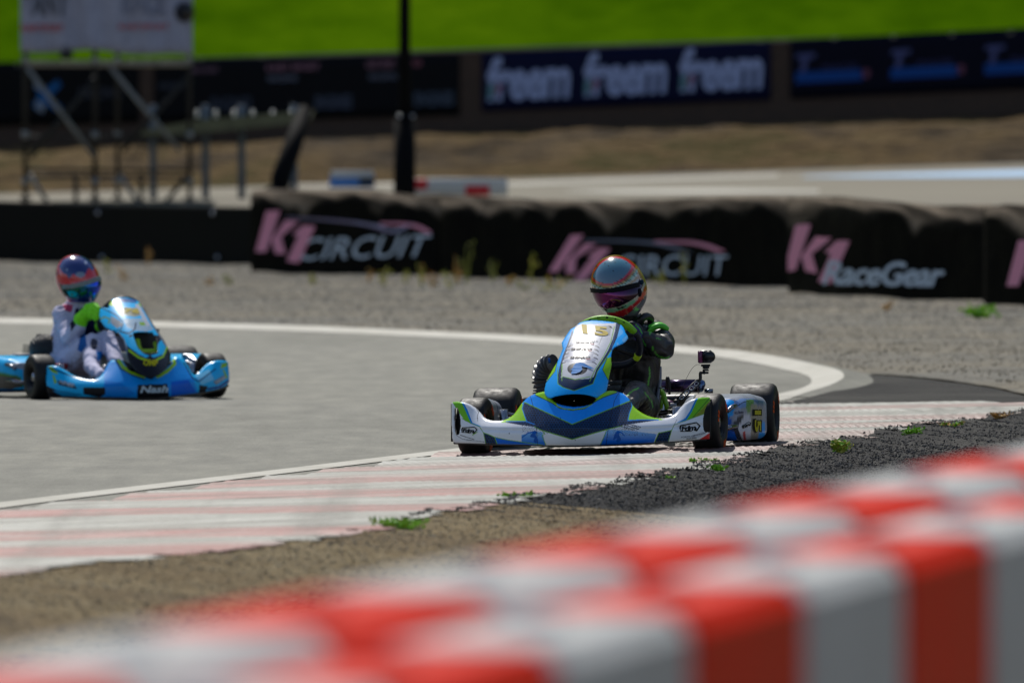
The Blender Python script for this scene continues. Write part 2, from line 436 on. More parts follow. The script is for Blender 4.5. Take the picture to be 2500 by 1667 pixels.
# edge line measured on the picture, laid on the ground
LINE = [(-260, 1262), (0, 1228), (300, 1192), (600, 1157), (900, 1121), (1105, 1097), (1300, 1073), (1500, 1044), (1700, 1008), (1850, 976)]
TIP = [(1903, 962), (1950, 951), (1978, 938), (1978, 924), (1955, 913), (1913, 903), (1840, 887), (1743, 871), (1640, 861), (1500, 850), (1340, 840), (1169, 829), (1000, 821), (850, 814), (640, 806), (425, 800), (200, 793), (0, 789), (-300, 784)]
near = [ground(*p)[:2] for p in LINE]; near = [near[0]-S0*q for q in (12., 8., 4.)]+near; far = [ground(*p)[:2] for p in TIP]
track = [tuple(p) for p in spline(near+far, 6)]
tpoly = track + [(-60, track[-1][1]+2), (-60, 30), (-8, 30)]
# tarmac out to the grey lip outside the line
lip = [(1895, 984), (1990, 968), (2050, 950), (2083, 930), (2075, 915), (2000, 899)]
tar = [tuple(ground(*p)[:2]) for p in [(-300, 1298), (0, 1256), (600, 1179), (1105, 1113), (1400, 1074), (1700, 1025)]+lip+[(1850, 876), (1640, 856), (1169, 827), (600, 803), (0, 787), (-400, 781)]]
ti = tar + [(-90, tar[-1][1]+3), (-90, 20), (-9, 20)]
sheet('track', ti, .0, M_tar)
def ribbon(name, pts, wd, z0, z1, m, n=None):
    V = []; F = []; k = len(pts)
    for i, p in enumerate(pts):
        a = np.array(pts[max(i-1, 0)]); b = np.array(pts[min(i+1, k-1)]); t = (b-a)/np.linalg.norm(b-a); nn = np.array([t[1], -t[0]])
        zz0 = z0[i] if hasattr(z0, '__len__') else z0; zz1 = z1[i] if hasattr(z1, '__len__') else z1
        w_ = wd[i] if hasattr(wd, '__len__') else wd
        V += [(p[0], p[1], zz0), (p[0]+nn[0]*w_, p[1]+nn[1]*w_, zz1)]
    for i in range(k-1): F.append((2*i, 2*i+1, 2*i+3, 2*i+2))
    return mkobj(name, V, F, m, None, False)
M_white = gmat('worn_white_paint', [(.3, (128, 126, 116)), (.5, (162, 159, 149)), (.7, (182, 180, 171))], 6, .6, .25, 90, big=1.2, bdist=.004)
k = len(track); near_n = len(near)*6-4
ln = ribbon('edge_line', track[:near_n+2], .16, .004, .004, M_white); ln['kind'] = 'structure'
f0 = near_n
ramp = [min(1, max(0, (i-f0)/16.)) for i in range(k)][f0:]
kt = track[f0:]
kb = ribbon('kerb_far', kt, [.15+.05*r for r in ramp], .004, [.006+.034*r for r in ramp], M_white); kb['kind'] = 'structure'
# back slope of the far kerb down to the gravel
kk = MB()
V = []; F = []
for i, p in enumerate(kt):
    a = np.array(kt[max(i-1, 0)]); b = np.array(kt[min(i+1, len(kt)-1)]); t = (b-a)/np.linalg.norm(b-a); nn = np.array([t[1], -t[0]]); w_ = .15+.05*ramp[i]
    V += [(p[0]+nn[0]*w_, p[1]+nn[1]*w_, .006+.034*ramp[i]), (p[0]+nn[0]*(w_+.25), p[1]+nn[1]*(w_+.25), -.002)]
for i in range(len(kt)-1): F.append((2*i, 2*i+1, 2*i+3, 2*i+2))
kb2 = mkobj('kerb_back', V, F, M_tar, None, False); kb2['kind'] = 'structure'

# painted kerb with a slight outward rise
def kz(x, y):
    """height of the painted kerb: rises away from the edge line"""
    p = np.array([x, y]); best = 9
    for i in range(0, near_n, 2):
        a = np.array(track[i]); b = np.array(track[i+2]); t = b-a; L = np.dot(t, t); s = min(1, max(0, np.dot(p-a, t)/L)); best = min(best, np.linalg.norm(p-a-t*s))
    return .006 + .0225*best
ko = [(-200, 1448), (0, 1412), (250, 1392), (500, 1364), (700, 1340), (880, 1308), (1050, 1275), (1270, 1232), (1500, 1190), (1700, 1150), (1900, 1108), (2100, 1074), (2300, 1040), (2500, 1013), (2700, 1003)]
ki = [(-300, 1294), (0, 1252), (300, 1213), (600, 1176), (900, 1138), (1105, 1111), (1250, 1092), (1400, 1070), (1550, 1046), (1700, 1020), (1895, 984), (2000, 986), (2200, 991), (2450, 998), (2700, 1001)]
KO = [np.array(ground(a, b, .035)[:2]) for a, b in ko]; KI = [np.array(ground(a, b, .006)[:2]) for a, b in ki]
KO = [KO[0]-S0*q for q in (10., 5.)]+KO; KI = [KI[0]-S0*q for q in (16., 8.)]+KI
def resam(P, n):
    P = np.array(P); s = np.concatenate([[0], np.cumsum(np.linalg.norm(np.diff(P, axis=0), axis=1))]); t = np.linspace(0, s[-1], n)
    return np.stack([np.interp(t, s, P[:, 0]), np.interp(t, s, P[:, 1])], 1)
NA, NC = 1300, 40
a_ = resam(spline(KI, 8), NA); b_ = resam(spline(KO, 8), NA)
a_ = np.stack([a_[:, 0], a_[:, 1]], 1)
tt = np.linspace(0, 1, NC)[None, :, None]; G = a_[:, None, :]*(1-tt)+b_[:, None, :]*tt
edge = .03*np.sin(np.arange(NA)*1.7)+.03*np.sin(np.arange(NA)*.53+1)+rng.normal(0, .012, NA)
G[:, -1, 0] += edge; G[:, -2, 0] += edge*.4
Zk = np.zeros(G.shape[:2])
tl = np.array(track[:near_n+1:2])
for i in range(NA):
    for j in range(NC):
        p = G[i, j]; aa = tl[:-1]; tv = tl[1:]-aa; s = np.clip(((p-aa)*tv).sum(1)/(tv**2).sum(1), 0, 1); Zk[i, j] = .006+.0225*np.linalg.norm(p-aa-tv*s[:, None], axis=1).min()
sl = (G @ S0)
slw = sl+.05*fbm(G[..., 0], G[..., 1], 1.3)
for sp_, am_ in ((.31, .0075), (.13, .004), (.05, .002)):
    rv_ = rng.normal(0, 1, 4000); Zk += am_*np.interp((slw-sl.min())/sp_, np.arange(4000), rv_)
Zk += .002*fbm(G[..., 0], G[..., 1], 5)
mk = bpy.data.materials.new('striped_kerb_paint'); mk.use_nodes = True; t = mk.node_tree; b = t.nodes['Principled BSDF']; N = t.nodes.new; L = t.links.new
tc = N('ShaderNodeTexCoord'); dp = N('ShaderNodeVectorMath'); dp.operation = 'DOT_PRODUCT'; dp.inputs[1].default_value = (.10, .995, 0); L(tc.outputs['Object'], dp.inputs[0])
nz = N('ShaderNodeTexNoise'); nz.inputs['Scale'].default_value = .9; nz.inputs['Detail'].default_value = 6; L(tc.outputs['Object'], nz.inputs[0])
ad = N('ShaderNodeMath'); ad.operation = 'MULTIPLY_ADD'; ad.inputs[1].default_value = .5; L(nz.outputs[0], ad.inputs[0]); L(dp.outputs['Value'], ad.inputs[2])
dv = N('ShaderNodeMath'); dv.operation = 'DIVIDE'; dv.inputs[1].default_value = 2.1; L(ad.outputs[0], dv.inputs[0])
fr = N('ShaderNodeMath'); fr.operation = 'FRACT'; L(dv.outputs[0], fr.inputs[0])
cr = N('ShaderNodeValToRGB'); e = cr.color_ramp.elements; e[0].position = .02; e[0].color = (0, 0, 0, 1); e[1].position = .07; e[1].color = (1, 1, 1, 1)
k1 = e.new(.52); k1.color = (1, 1, 1, 1); k2 = e.new(.64); k2.color = (0, 0, 0, 1); L(fr.outputs[0], cr.inputs[0])
mp = N('ShaderNodeMapping'); mp.inputs['Rotation'].default_value = (0, 0, R(-6)); mp.inputs['Scale'].default_value = (.5, 7, 1); L(tc.outputs['Object'], mp.inputs[0])
wn = N('ShaderNodeTexNoise'); wn.inputs['Scale'].default_value = 1.6; wn.inputs['Detail'].default_value = 9; wn.inputs['Roughness'].default_value = .7; L(mp.outputs[0], wn.inputs[0])
wr_ = N('ShaderNodeMapRange'); wr_.inputs[1].default_value = .42; wr_.inputs[2].default_value = .76; wr_.inputs[3].default_value = 1; wr_.inputs[4].default_value = .35; L(wn.outputs[0], wr_.inputs[0])
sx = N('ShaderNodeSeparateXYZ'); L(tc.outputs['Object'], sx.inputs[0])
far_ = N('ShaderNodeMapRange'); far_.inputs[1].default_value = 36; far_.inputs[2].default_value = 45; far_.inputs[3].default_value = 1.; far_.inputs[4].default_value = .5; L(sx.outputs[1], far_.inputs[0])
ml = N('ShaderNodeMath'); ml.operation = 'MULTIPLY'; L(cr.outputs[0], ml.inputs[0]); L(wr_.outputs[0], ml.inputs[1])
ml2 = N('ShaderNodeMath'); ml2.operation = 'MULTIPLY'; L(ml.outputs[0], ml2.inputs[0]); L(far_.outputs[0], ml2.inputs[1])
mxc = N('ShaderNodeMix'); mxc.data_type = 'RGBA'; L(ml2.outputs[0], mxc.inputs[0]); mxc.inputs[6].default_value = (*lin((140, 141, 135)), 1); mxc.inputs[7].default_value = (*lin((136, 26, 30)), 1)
g2 = N('ShaderNodeTexNoise'); g2.inputs['Scale'].default_value = 2.5; g2.inputs['Detail'].default_value = 10; g2.inputs['Roughness'].default_value = .75; L(mp.outputs[0], g2.inputs[0])
gr = N('ShaderNodeMapRange'); gr.inputs[1].default_value = .52; gr.inputs[2].default_value = .66; gr.inputs[3].default_value = 1; gr.inputs[4].default_value = .38; L(g2.outputs[0], gr.inputs[0])
s3 = N('ShaderNodeVectorMath'); s3.operation = 'SCALE'; L(mxc.outputs[2], s3.inputs[0]); L(gr.outputs[0], s3.inputs['Scale']); gm = N('ShaderNodeMapping'); gm.inputs['Rotation'].default_value = (0, 0, R(12.9)); gm.inputs['Scale'].default_value = (.45, 9, 1); L(tc.outputs['Object'], gm.inputs[0])
gn = N('ShaderNodeTexNoise'); gn.inputs['Scale'].default_value = 1.; gn.inputs['Detail'].default_value = 7; gn.inputs['Roughness'].default_value = .6; L(gm.outputs[0], gn.inputs[0])
gc_ = N('ShaderNodeValToRGB'); e = gc_.color_ramp.elements; e[0].position = .34; e[0].color = (.22, .21, .20, 1); e[1].position = .54; e[1].color = (1, 1, 1, 1); k9 = e.new(.43); k9.color = (.6, .59, .57, 1); L(gn.outputs[0], gc_.inputs[0])
rm = N('ShaderNodeMapping'); rm.inputs['Rotation'].default_value = (0, 0, R(14)); rm.inputs['Scale'].default_value = (5, .12, 1); L(tc.outputs['Object'], rm.inputs[0])
rn = N('ShaderNodeTexNoise'); rn.inputs['Scale'].default_value = 1.; rn.inputs['Detail'].default_value = 4; L(rm.outputs[0], rn.inputs[0])
rr_ = N('ShaderNodeMapRange'); rr_.inputs[1].default_value = .5; rr_.inputs[2].default_value = .68; rr_.inputs[3].default_value = 1; rr_.inputs[4].default_value = .5; L(rn.outputs[0], rr_.inputs[0])
s5 = N('ShaderNodeVectorMath'); s5.operation = 'SCALE'; L(gc_.outputs[0], s5.inputs[0]); L(rr_.outputs[0], s5.inputs['Scale'])
s4 = N('ShaderNodeVectorMath'); s4.operation = 'MULTIPLY'; L(s3.outputs[0], s4.inputs[0]); L(s5.outputs[0], s4.inputs[1]); L(s4.outputs[0], b.inputs['Base Color'])
b.inputs['Roughness'].default_value = .5
nb = N('ShaderNodeTexNoise'); nb.inputs['Scale'].default_value = 9; nb.inputs['Detail'].default_value = 9; L(mp.outputs[0], nb.inputs[0])
bp = N('ShaderNodeBump'); bp.inputs['Strength'].default_value = .7; bp.inputs['Distance'].default_value = .012; L(nb.outputs[0], bp.inputs['Height']); L(bp.outputs[0], b.inputs['Normal'])
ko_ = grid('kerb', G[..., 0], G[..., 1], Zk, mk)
kerb_bvh = bvh_of(ko_)
def ez(y): return np.interp(y, G[:, -1, 1], Zk[:, -1])
D1 = resam([p for p in spline(KO, 4) if p[1] < 37.5], 200); D2 = D1+np.array([1.6, -.4])
tt = np.linspace(0, 1, 30)[None, :, None]; GD = D1[:, None, :]*(1-tt)+D2[:, None, :]*tt
e0 = ez(D1[:, 1])[:, None]
ZD = (e0-.004)*(1-tt[..., 0])-.085*tt[..., 0]+(.004*fbm(GD[..., 0], GD[..., 1], 2)+rng.normal(0, .0015, GD.shape[:2]))*np.clip(tt[..., 0]*6, 0, 1)
grid('verge_ground', GD[..., 0], GD[..., 1], ZD, M_dirt)
# dark asphalt shoulder outside the kerb, rough top
sh_in = [(3500, 972), (2700, 1000), (2500, 1010), (2300, 1037), (2100, 1071), (1900, 1105), (1700, 1147), (1500, 1187), (1270, 1228), (1050, 1271), (960, 1290)]
sh_out = [(3500, 1030), (2700, 1120), (2500, 1130), (2300, 1160), (2100, 1195), (1900, 1225), (1700, 1252), (1500, 1268), (1300, 1281), (1100, 1291), (960, 1296)]
A1 = resam([np.array(ground(a, b, .03)[:2]) for a, b in sh_in], 260); B1 = resam([np.array(ground(a, b, -.01)[:2]) for a, b in sh_out], 260)
tt = np.linspace(0, 1, 60)[None, :, None]; G2 = A1[:, None, :]*(1-tt)+B1[:, None, :]*tt
E2 = ez(A1[:, 1])[:, None]
Z2 = E2*(1-tt[..., 0])+.0*tt[..., 0]*1. + rng.normal(0, .0025, G2.shape[:2])+.004*fbm(G2[..., 0], G2[..., 1], 5)
Z2[:, -1] = -.04; Z2[-1, :] = -.04
grid('shoulder', G2[..., 0], G2[..., 1], Z2, M_dark)
# dark asphalt apron beyond the kerb end
ap = [(1893, 985), (1960, 973), (2030, 955), (2083, 930), (2078, 917), (2150, 915), (2250, 924), (2350, 936), (2430, 948), (2500, 966), (2700, 974), (3500, 955), (3500, 975), (2700, 1004), (2450, 1001), (2200, 994), (2000, 988)]
sheet('apron', [tuple(ground(a, b, .01)[:2]) for a, b in ap], .01, M_dark)
# gravel bed between the far kerb and the barriers
gb = [(-300, 775), (0, 779), (600, 797), (1169, 820), (1640, 851), (1880, 872), (2000, 893), (2078, 913), (2150, 913), (2250, 922), (2350, 934), (2430, 946), (2500, 963), (2700, 972), (3500, 953), (4200, 953)]
g0 = [ground(a, b, 0)[:2] for a, b in gb]
A3 = resam(g0, 160); B3 = np.stack([np.interp(np.arange(160), [0, 159], [-7.5, 24]), np.full(160, 143.)], 1)
A3[0] = (-8, A3[0][1])
tt = np.linspace(0, 1, 300)[None, :, None]; G3 = A3[:, None, :]*(1-tt)+B3[:, None, :]*tt
Z3 = .004+.035*np.clip(tt[..., 0]*30, 0, 1)+.03*fbm(G3[..., 0], G3[..., 1], .9)*np.clip(tt[..., 0]*8, 0, 1)+.006*fbm(G3[..., 0], G3[..., 1], 6)
grid('gravel_ground', G3[..., 0], G3[..., 1], Z3, M_grav)

# loose stones: one mass on the gravel, one along the kerb edge
def stones(name, pts, smin, smax, cols, m, label):
    V0 = np.array([(1, 0, 0), (-1, 0, 0), (0, 1, 0), (0, -1, 0), (0, 0, 1), (0, 0, -1)], float)
    F0 = [(0, 2, 4), (2, 1, 4), (1, 3, 4), (3, 0, 4), (2, 0, 5), (1, 2, 5), (3, 1, 5), (0, 3, 5)]
    n = len(pts); s = rng.uniform(smin, smax, (n, 1, 1)); V = V0[None]*s*rng.uniform(.6, 1.2, (n, 1, 3))*np.array([1, 1, .7])+rng.normal(0, .15, (n, 6, 3))*s
    an = rng.uniform(0, 6.28, n); ca, sa = np.cos(an)[:, None], np.sin(an)[:, None]
    X_ = V[..., 0]*ca-V[..., 1]*sa; Y_ = V[..., 0]*sa+V[..., 1]*ca; V = np.stack([X_, Y_, V[..., 2]], -1)+np.array(pts)[:, None, :]
    cc = np.array([lin(c) for c in cols])[rng.integers(0, len(cols), n)]*rng.uniform(.7, 1.2, (n, 1)); cc = np.repeat(cc, 6, 0)
    F = (np.array(F0)[None]+np.arange(n)[:, None, None]*6).reshape(-1, 3)
    o = mkobj(name, V.reshape(-1, 3), F, m, None, False, cc); tag(o, label, 'gravel', None, 'stuff'); return o
M_stone = mat('loose_stone', attr=True, rough=.8)
pts = []
gp = [tuple(q) for q in g0]+[(24, 141), (-9, 141)]
RX = rng.uniform(-8, 8, 90000); RY = rng.uniform(52, 141, 90000); ok_ = inside(gp, RX, RY) & (np.abs(RX) < .0565*RY)
for p in np.stack([RX, RY], 1)[ok_]:
    pts.append((p[0], p[1], .045+.03*float(fbm(p[0], p[1], .9))))
GL = [(104, 104, 101), (84, 85, 85), (120, 116, 106), (66, 68, 70), (98, 98, 98)]; TL = [(122, 112, 92), (104, 96, 80), (134, 124, 104), (84, 78, 66), (116, 104, 80)]
cut = lambda p: p[1] > 88-6*p[0]*0+rng.normal(0, 9)
PA = [p for p in pts if cut(p)]; PB = [p for p in pts if not cut(p)]
stones('gravel', PA, .005, .014, GL, M_stone, 'loose blue-grey gravel spread in front of the black barriers')
stones('gravel', PB, .004, .011, TL, M_stone, 'finer tan gravel spread beside the far white kerb')
pts = []
for i in range(24000):
    u = rng.integers(0, 259); v = rng.uniform(0, 1)**.8; p = A1[u]*(1-v)+B1[u]*v+rng.normal(0, .01, 2); pts.append((p[0], p[1], float(ez(A1[u][1]))*(1-v)+.004))
for i in range(900):
    u = rng.integers(0, 259); p = A1[u]+rng.normal(0, .012, 2); pts.append((p[0], p[1], float(ez(A1[u][1]))+.004))
stones('loose_chippings', pts, .003, .008, [(28, 28, 30), (42, 42, 44), (20, 20, 22), (64, 64, 64), (34, 32, 30)], M_stone, 'dark crumbled asphalt chippings along the outer edge of the kerb')
pts = []
for i in range(26000):
    u = rng.integers(0, 199); v = rng.uniform(0, .75); p = D1[u]*(1-v)+D2[u]*v+rng.normal(0, .03, 2); k_ = float(ez(D1[u][1]))
    pts.append((p[0], p[1], (k_-.004)*(1-v)-.085*v+.002))
stones('verge_gravel', pts, .002, .0065, [(128, 118, 98), (112, 96, 68), (146, 134, 108), (88, 80, 64), (124, 106, 74)], M_stone, 'fine grey-brown grit on the dirt verge below the kerb edge')
pts = []
for i in range(14000):
    y = rng.uniform(15, 37); x = rng.uniform(-.056, .056)*y
    yo = np.interp(x, [p[0] for p in KO[:7]], [p[1] for p in KO[:7]])
    if y > yo-.1: continue
    pts.append((x, y, -.02+.012*float(fbm(x, y, .8))))
stones('loose_gravel', pts, .004, .016, [(126, 118, 100), (108, 94, 68), (142, 130, 104), (84, 76, 60), (120, 104, 74)], M_stone, 'tan grit and pebbles on the dirt between kerb and near barrier')

# ground behind the barriers: rises gently to the bank, then the bank, then the hill
YS = [132, 143, 150, 178, 200, 211, 214.2, 217]
def zback(x, y):
    s = np.interp(y, [143, 150, 211, 214, 217, 230], [0, .004, .030, .032, .032, .032])
    b = np.interp(y, [143, 150, 178, 211, 213.6, 216], [0, .93, 1.02, 1.22, 2.12, 2.24]); return b-.03*(y < 143.5)+s*x
gy = np.concatenate([np.linspace(143, 211, 90)]); gx = np.concatenate([[-300, -60], np.linspace(-16, 16, 60), [60, 300]])
X, Y = np.meshgrid(gx, gy); xc = np.clip(X, -30, 30); grid('terrain', X, Y, zback(xc, Y), M_back)
gy = np.linspace(211, 216.2, 40); gx = np.concatenate([[-300, -60], np.linspace(-16, 16, 260), [60, 300]])
X, Y = np.meshgrid(gx, gy); xc = np.clip(X, -30, 30)
Z = zback(xc, Y)+.09*fbm(X, Y, 1.1, 3)*np.clip((Y-211)/1.2, 0, 1)*np.clip((216-Y)/1, 0, 1)+.05*fbm(X, Y, 4, 1)*np.clip((Y-211)/1, 0, 1)
grid('bank_terrain', X, Y, Z, M_bank)
gy = np.concatenate([np.linspace(216.2, 330, 40), np.linspace(340, 900, 30)]); gx = np.concatenate([np.linspace(-500, -40, 8), np.linspace(-30, 30, 30), np.linspace(40, 500, 8)])
X, Y = np.meshgrid(gx, gy); xc = np.clip(X, -30, 30)
Z = 2.24+.032*xc+np.maximum(Y-217, 0)*.10+np.maximum(Y-225, 0)**1.35*.10+.4*fbm(X, Y, .05, 2)*np.clip((Y-220)/20, 0, 1)
grid('hill', X, Y, Z, M_hill)
# far road markings: blue painted run-off stripes and light patches
V0 = View(0, 0, 1.)
M_blue = gmat('faded_blue_road_paint', [(.35, (120, 160, 200)), (.6, (160, 192, 220))], 2, .7, 0, 1)
def far_strip(name, top, bot, m):
    xs = np.linspace(top[0][0], top[-1][0], 30); V = []; F = []
    for i, x in enumerate(xs):
        for pl in (top, bot):
            y = np.interp(x, [p[0] for p in pl], [p[1] for p in pl]); Yg = 200.
            lo, hi = 146., 211.
            for _ in range(40):
                md = (lo+hi)/2; p = atd(x, y, md)
                if p[2] > zback(p[0], md): lo = md
                else: hi = md
            p = atd(x, y, lo); V.append((p[0], p[1], zback(p[0], p[1])+.012))
    for i in range(29): F.append((2*i, 2*i+1, 2*i+3, 2*i+2))
    o = mkobj(name, V, F, m, None, False); o['kind'] = 'structure'; return o
far_strip('blue_marking', [(1960, 432), (2250, 424), (2600, 414)], [(1960, 434), (2250, 434), (2600, 432)], M_blue)
far_strip('blue_marking', [(1380, 466), (1520, 464), (1700, 463), (2000, 466)], [(1380, 468), (1520, 473), (1700, 474), (2000, 472)], M_white)
far_strip('pale_marking', [(700, 452), (1270, 447), (1900, 426)], [(700, 456), (1270, 453), (1900, 431)], M_white)
# ============================================================ BACKGROUND THINGS
DW = 216.
def zw(x): return .032*x
# brick wall carrying the banners
M_brick = bpy.data.materials.new('brown_brick'); M_brick.use_nodes = True; t = M_brick.node_tree; b = t.nodes['Principled BSDF']
tc = t.nodes.new('ShaderNodeTexCoord'); mp = t.nodes.new('ShaderNodeMapping'); mp.inputs['Rotation'].default_value = (R(90), 0, 0); br = t.nodes.new('ShaderNodeTexBrick')
t.links.new(tc.outputs['Object'], mp.inputs[0]); t.links.new(mp.outputs[0], br.inputs[0]); br.inputs['Scale'].default_value = 4
br.inputs['Color1'].default_value = (*lin((72, 52, 40)), 1); br.inputs['Color2'].default_value = (*lin((58, 42, 33)), 1); br.inputs['Mortar'].default_value = (*lin((52, 46, 40)), 1)
t.links.new(br.outputs[0], b.inputs['Base Color']); b.inputs['Roughness'].default_value = .9
wl = empty('brick_wall', 'long low brown brick wall at the foot of the green hill, hung with advertising banners', 'wall', (0, DW, 2.2))
mb = MB(); V = []; F = []
for x in (-60, 60):
    for z in (-.6, 2.02):
        for y in (0, .35): V.append((x, y, z+zw(max(-30, min(30, x)))*1))
F = [(0, 1, 3, 2), (4, 6, 7, 5), (0, 4, 5, 1), (2, 3, 7, 6), (0, 2, 6, 4), (1, 5, 7, 3)]
# a sheared slab following the slope
V = [(x, y, z+.032*x) for x in (-30, 30) for z in (-.6, 1.80) for y in (0, .35)]
mb.add(V, F, (90, 60, 45)); mb.build('wall', M_brick, wl, False)
mb = MB(); V = [(x, y, z+.032*x) for x in (-30, 30) for z in (1.80, 1.86) for y in (-.04, .39)]; mb.add(V, F); mb.build('coping', mat('pale_coping', (120, 112, 100), .8, nscale=3, namt=.2), wl, False)
M_ban = mat('banner_vinyl', attr=True, rough=.7, spec=.1, nscale=3, namt=.12)
def banner(x0, x1, ytop, ybot, col, label):
    """px x-range at the wall; ytop/ybot at x0 and x1"""
    p = [atd(x0, ytop[0], DW-.06), atd(x1, ytop[1], DW-.06), atd(x1, ybot[1], DW-.06), atd(x0, ybot[0], DW-.06)]
    o = empty('wall_banner', label, 'banner', tuple((p[2]+p[3])/2), group='banners hung along the brick wall')
    off = (p[2]+p[3])/2; n = 40; V = []; F = []; Vt = []
    for i in range(n+1):
        t = i/n
        for s in np.linspace(0, 1, 7):
            q = (p[3]*(1-t)+p[2]*t)*(1-s)+(p[0]*(1-t)+p[1]*t)*s; q = q-off; q[1] += .012*math.sin(t*31)*math.sin(s*5)+.01; V.append(q)
    for i in range(n):
        for s in range(6): a = i*7+s; F.append((a, a+7, a+8, a+1))
    m = MB(); m.add(V, F, col); ob = m.build('cloth', M_ban, o)
    md = ob.modifiers.new('s', 'SOLIDIFY'); md.thickness = .01; md.offset = -1
    return o, View(0, 0, 1., Matrix.Translation(Vector(off)))
b1, v1 = banner(-120, 340, (156, 145), (312, 300), (10, 11, 14), 'black banner with a blue and white bird emblem, leftmost on the brick wall')
lettering('lettering', v1, None, 'RACING', 245, 228, 110, 26, -.03, (60, 62, 72), b1, .2, .01, flatdepth=-.01)
shape('emblem', v1, None, [[(92, 200), (112, 218), (140, 196), (150, 208), (122, 236), (152, 262), (138, 272), (104, 248), (92, 268), (80, 258), (96, 232), (84, 212)]], (20, 84, 140), b1, flatdepth=-.01)
for q in ([(86, 196), (104, 204), (100, 222), (84, 214)], [(88, 244), (112, 256), (104, 276), (88, 268)]): shape('emblem', v1, None, [q], (120, 130, 145), b1, flatdepth=-.012)
b2, v2 = banner(376, 1122, (146, 132), (302, 282), (12, 13, 17), 'black banner with small pink and grey sponsor marks behind the dark pole')
for (x, y, t, c, wd, hh) in [(500, 172, 'KART SPORT', (110, 84, 100), 66, 13), (716, 165, 'KART SPORT', (130, 92, 108), 130, 16), (690, 192, 'RACING', (96, 100, 116), 70, 14), (930, 158, 'KART SPORT', (120, 86, 100), 70, 22), (935, 188, 'RACING', (90, 94, 110), 66, 14), (1018, 155, 'O', (150, 90, 104), 20, 16), (565, 255, 'ENGINES', (52, 58, 72), 100, 34), (815, 250, 'ENGINES', (66, 72, 88), 90, 34), (1060, 242, 'ENGINES', (66, 76, 92), 96, 34), (420, 210, 'RACING', (60, 64, 76), 60, 14)]:
    lettering('lettering', v2, None, t, x, y, wd, hh, -.03, c, b2, 0, .03, flatdepth=-.01)
b3, v3 = banner(1176, 1882, (130, 101), (273, 245), (10, 15, 46), 'navy blue banner with three large pale freem logos')
for x in (1290, 1526, 1760):
    y = 195-(x-1290)*.048
    lettering('lettering', v3, None, 'freem', x, y-4, 204, 108, -.045, (150, 160, 196), b3, .2, .035, .95, flatdepth=-.012)
    shape('emblem', v3, None, [[(x-98, y+14), (x-80, y+8), (x-84, y+44), (x-100, y+48)]], (96, 130, 140), b3, flatdepth=-.014)
    shape('emblem', v3, None, [[(x-78, y+8), (x-62, y+14), (x-76, y+40), (x-82, y+40)]], (130, 84, 110), b3, flatdepth=-.014)
b4, v4 = banner(1930, 2640, (98, 62), (242, 212), (6, 8, 26), 'near-black banner with three white scrawls over blue bars, rightmost on the brick wall')
for x in (2030, 2262, 2492):
    y = 160-(x-2030)*.045
    lettering('lettering', v4, None, 'T', x-62, y-6, 50, 44, -.05, (70, 74, 116), b4, .2, .06, flatdepth=-.012)
    shape('bar', v4, None, [[(x-88, y+18), (x+72, y+10), (x+76, y+36), (x-88, y+44)]], (10, 62, 130), b4, flatdepth=-.012)
    shape('emblem', v4, None, [[(x+76, y+8), (x+94, y+10), (x+92, y+32), (x+78, y+32)]], (96, 56, 76), b4, flatdepth=-.012)
    lettering('lettering', v4, None, 'RACE', x+20, y+4, 90, 12, -.05, (44, 44, 80), b4, .2, .04, flatdepth=-.012)

# ---------- scaffold tower with a banner
M_tube = mat('weathered_scaffold_tube', (26, 25, 24), .5, metal=.3, nscale=10, namt=.3)
M_galv = mat('galvanised_brace', (128, 128, 124), .45, metal=.5, nscale=10, namt=.2)
DT = 150.
def wp(px, py, Y=DT): return atd(px, py, Y)
base = wp(260, 505); zb = .93
sca = empty('scaffold_tower', 'dark scaffold tower with crossed braces standing behind the black barrier', 'scaffold', (base[0], DT, zb))
def loc(p): return np.array(p)-np.array([base[0], DT, zb])
for (x, Y, r) in ((62, DT, .038), (232, DT, .038), (287, DT+1.6, .034), (463, DT, .034)):
    p = wp(x, 400, Y); m = MB(); m.tube([loc((p[0], Y, zb-.15)), loc((p[0], Y, 5.2))], r, 10); m.tube([loc((p[0], Y, zb-.02)), loc((p[0], Y, zb+.02))], .09, 10); m.build('pole', M_tube, sca)
    for yy in (150, 330, 445): m = MB(); q = wp(x, yy, Y); m.tube([loc((q[0], Y, q[2]-.06)), loc((q[0], Y, q[2]+.06))], r*1.5, 10); m.build('clamp', M_galv, sca)
for (a, c, mm) in (((66, 165), (232, 385), M_galv), ((232, 190), (75, 385), M_tube), ((270, 165), (440, 370), M_galv), ((455, 190), (300, 370), M_tube), ((72, 425), (120, 500), M_galv), ((292, 425), (340, 500), M_galv), ((455, 430), (400, 500), M_tube)):
    m = MB(); m.tube([loc(wp(*a, DT-.06)), loc(wp(*c, DT-.06))], .035, 8); m.build('brace', mm, sca)
for (a, c) in (((62, 335), (463, 335)), ((62, 415), (463, 415)), ((62, 432), (463, 432)), ((232, 60), (287, 62))):
    m = MB(); m.tube([loc(wp(*a, DT+.05)), loc(wp(*c, DT+.05))], .025, 8); m.build('rail', M_tube, sca)
for x in (185, 345): m = MB(); m.tube([loc(wp(x, 425, DT)), loc(wp(x, 500, DT))], .035, 8); m.build('post', M_tube, sca)
m = MB(); p0 = loc(wp(62, 150, DT)); p1 = loc(wp(463, 150, DT))
for kx in range(5):
    xa = p0[0]+(p1[0]-p0[0])*kx/5; xb = p0[0]+(p1[0]-p0[0])*(kx+1)/5-.02
    m.box(((xa+xb)/2, .8, p0[2]-.03), (xb-xa, 1.7, .07), col=(120, 116, 106))
m.build('deck', M_plain, sca)
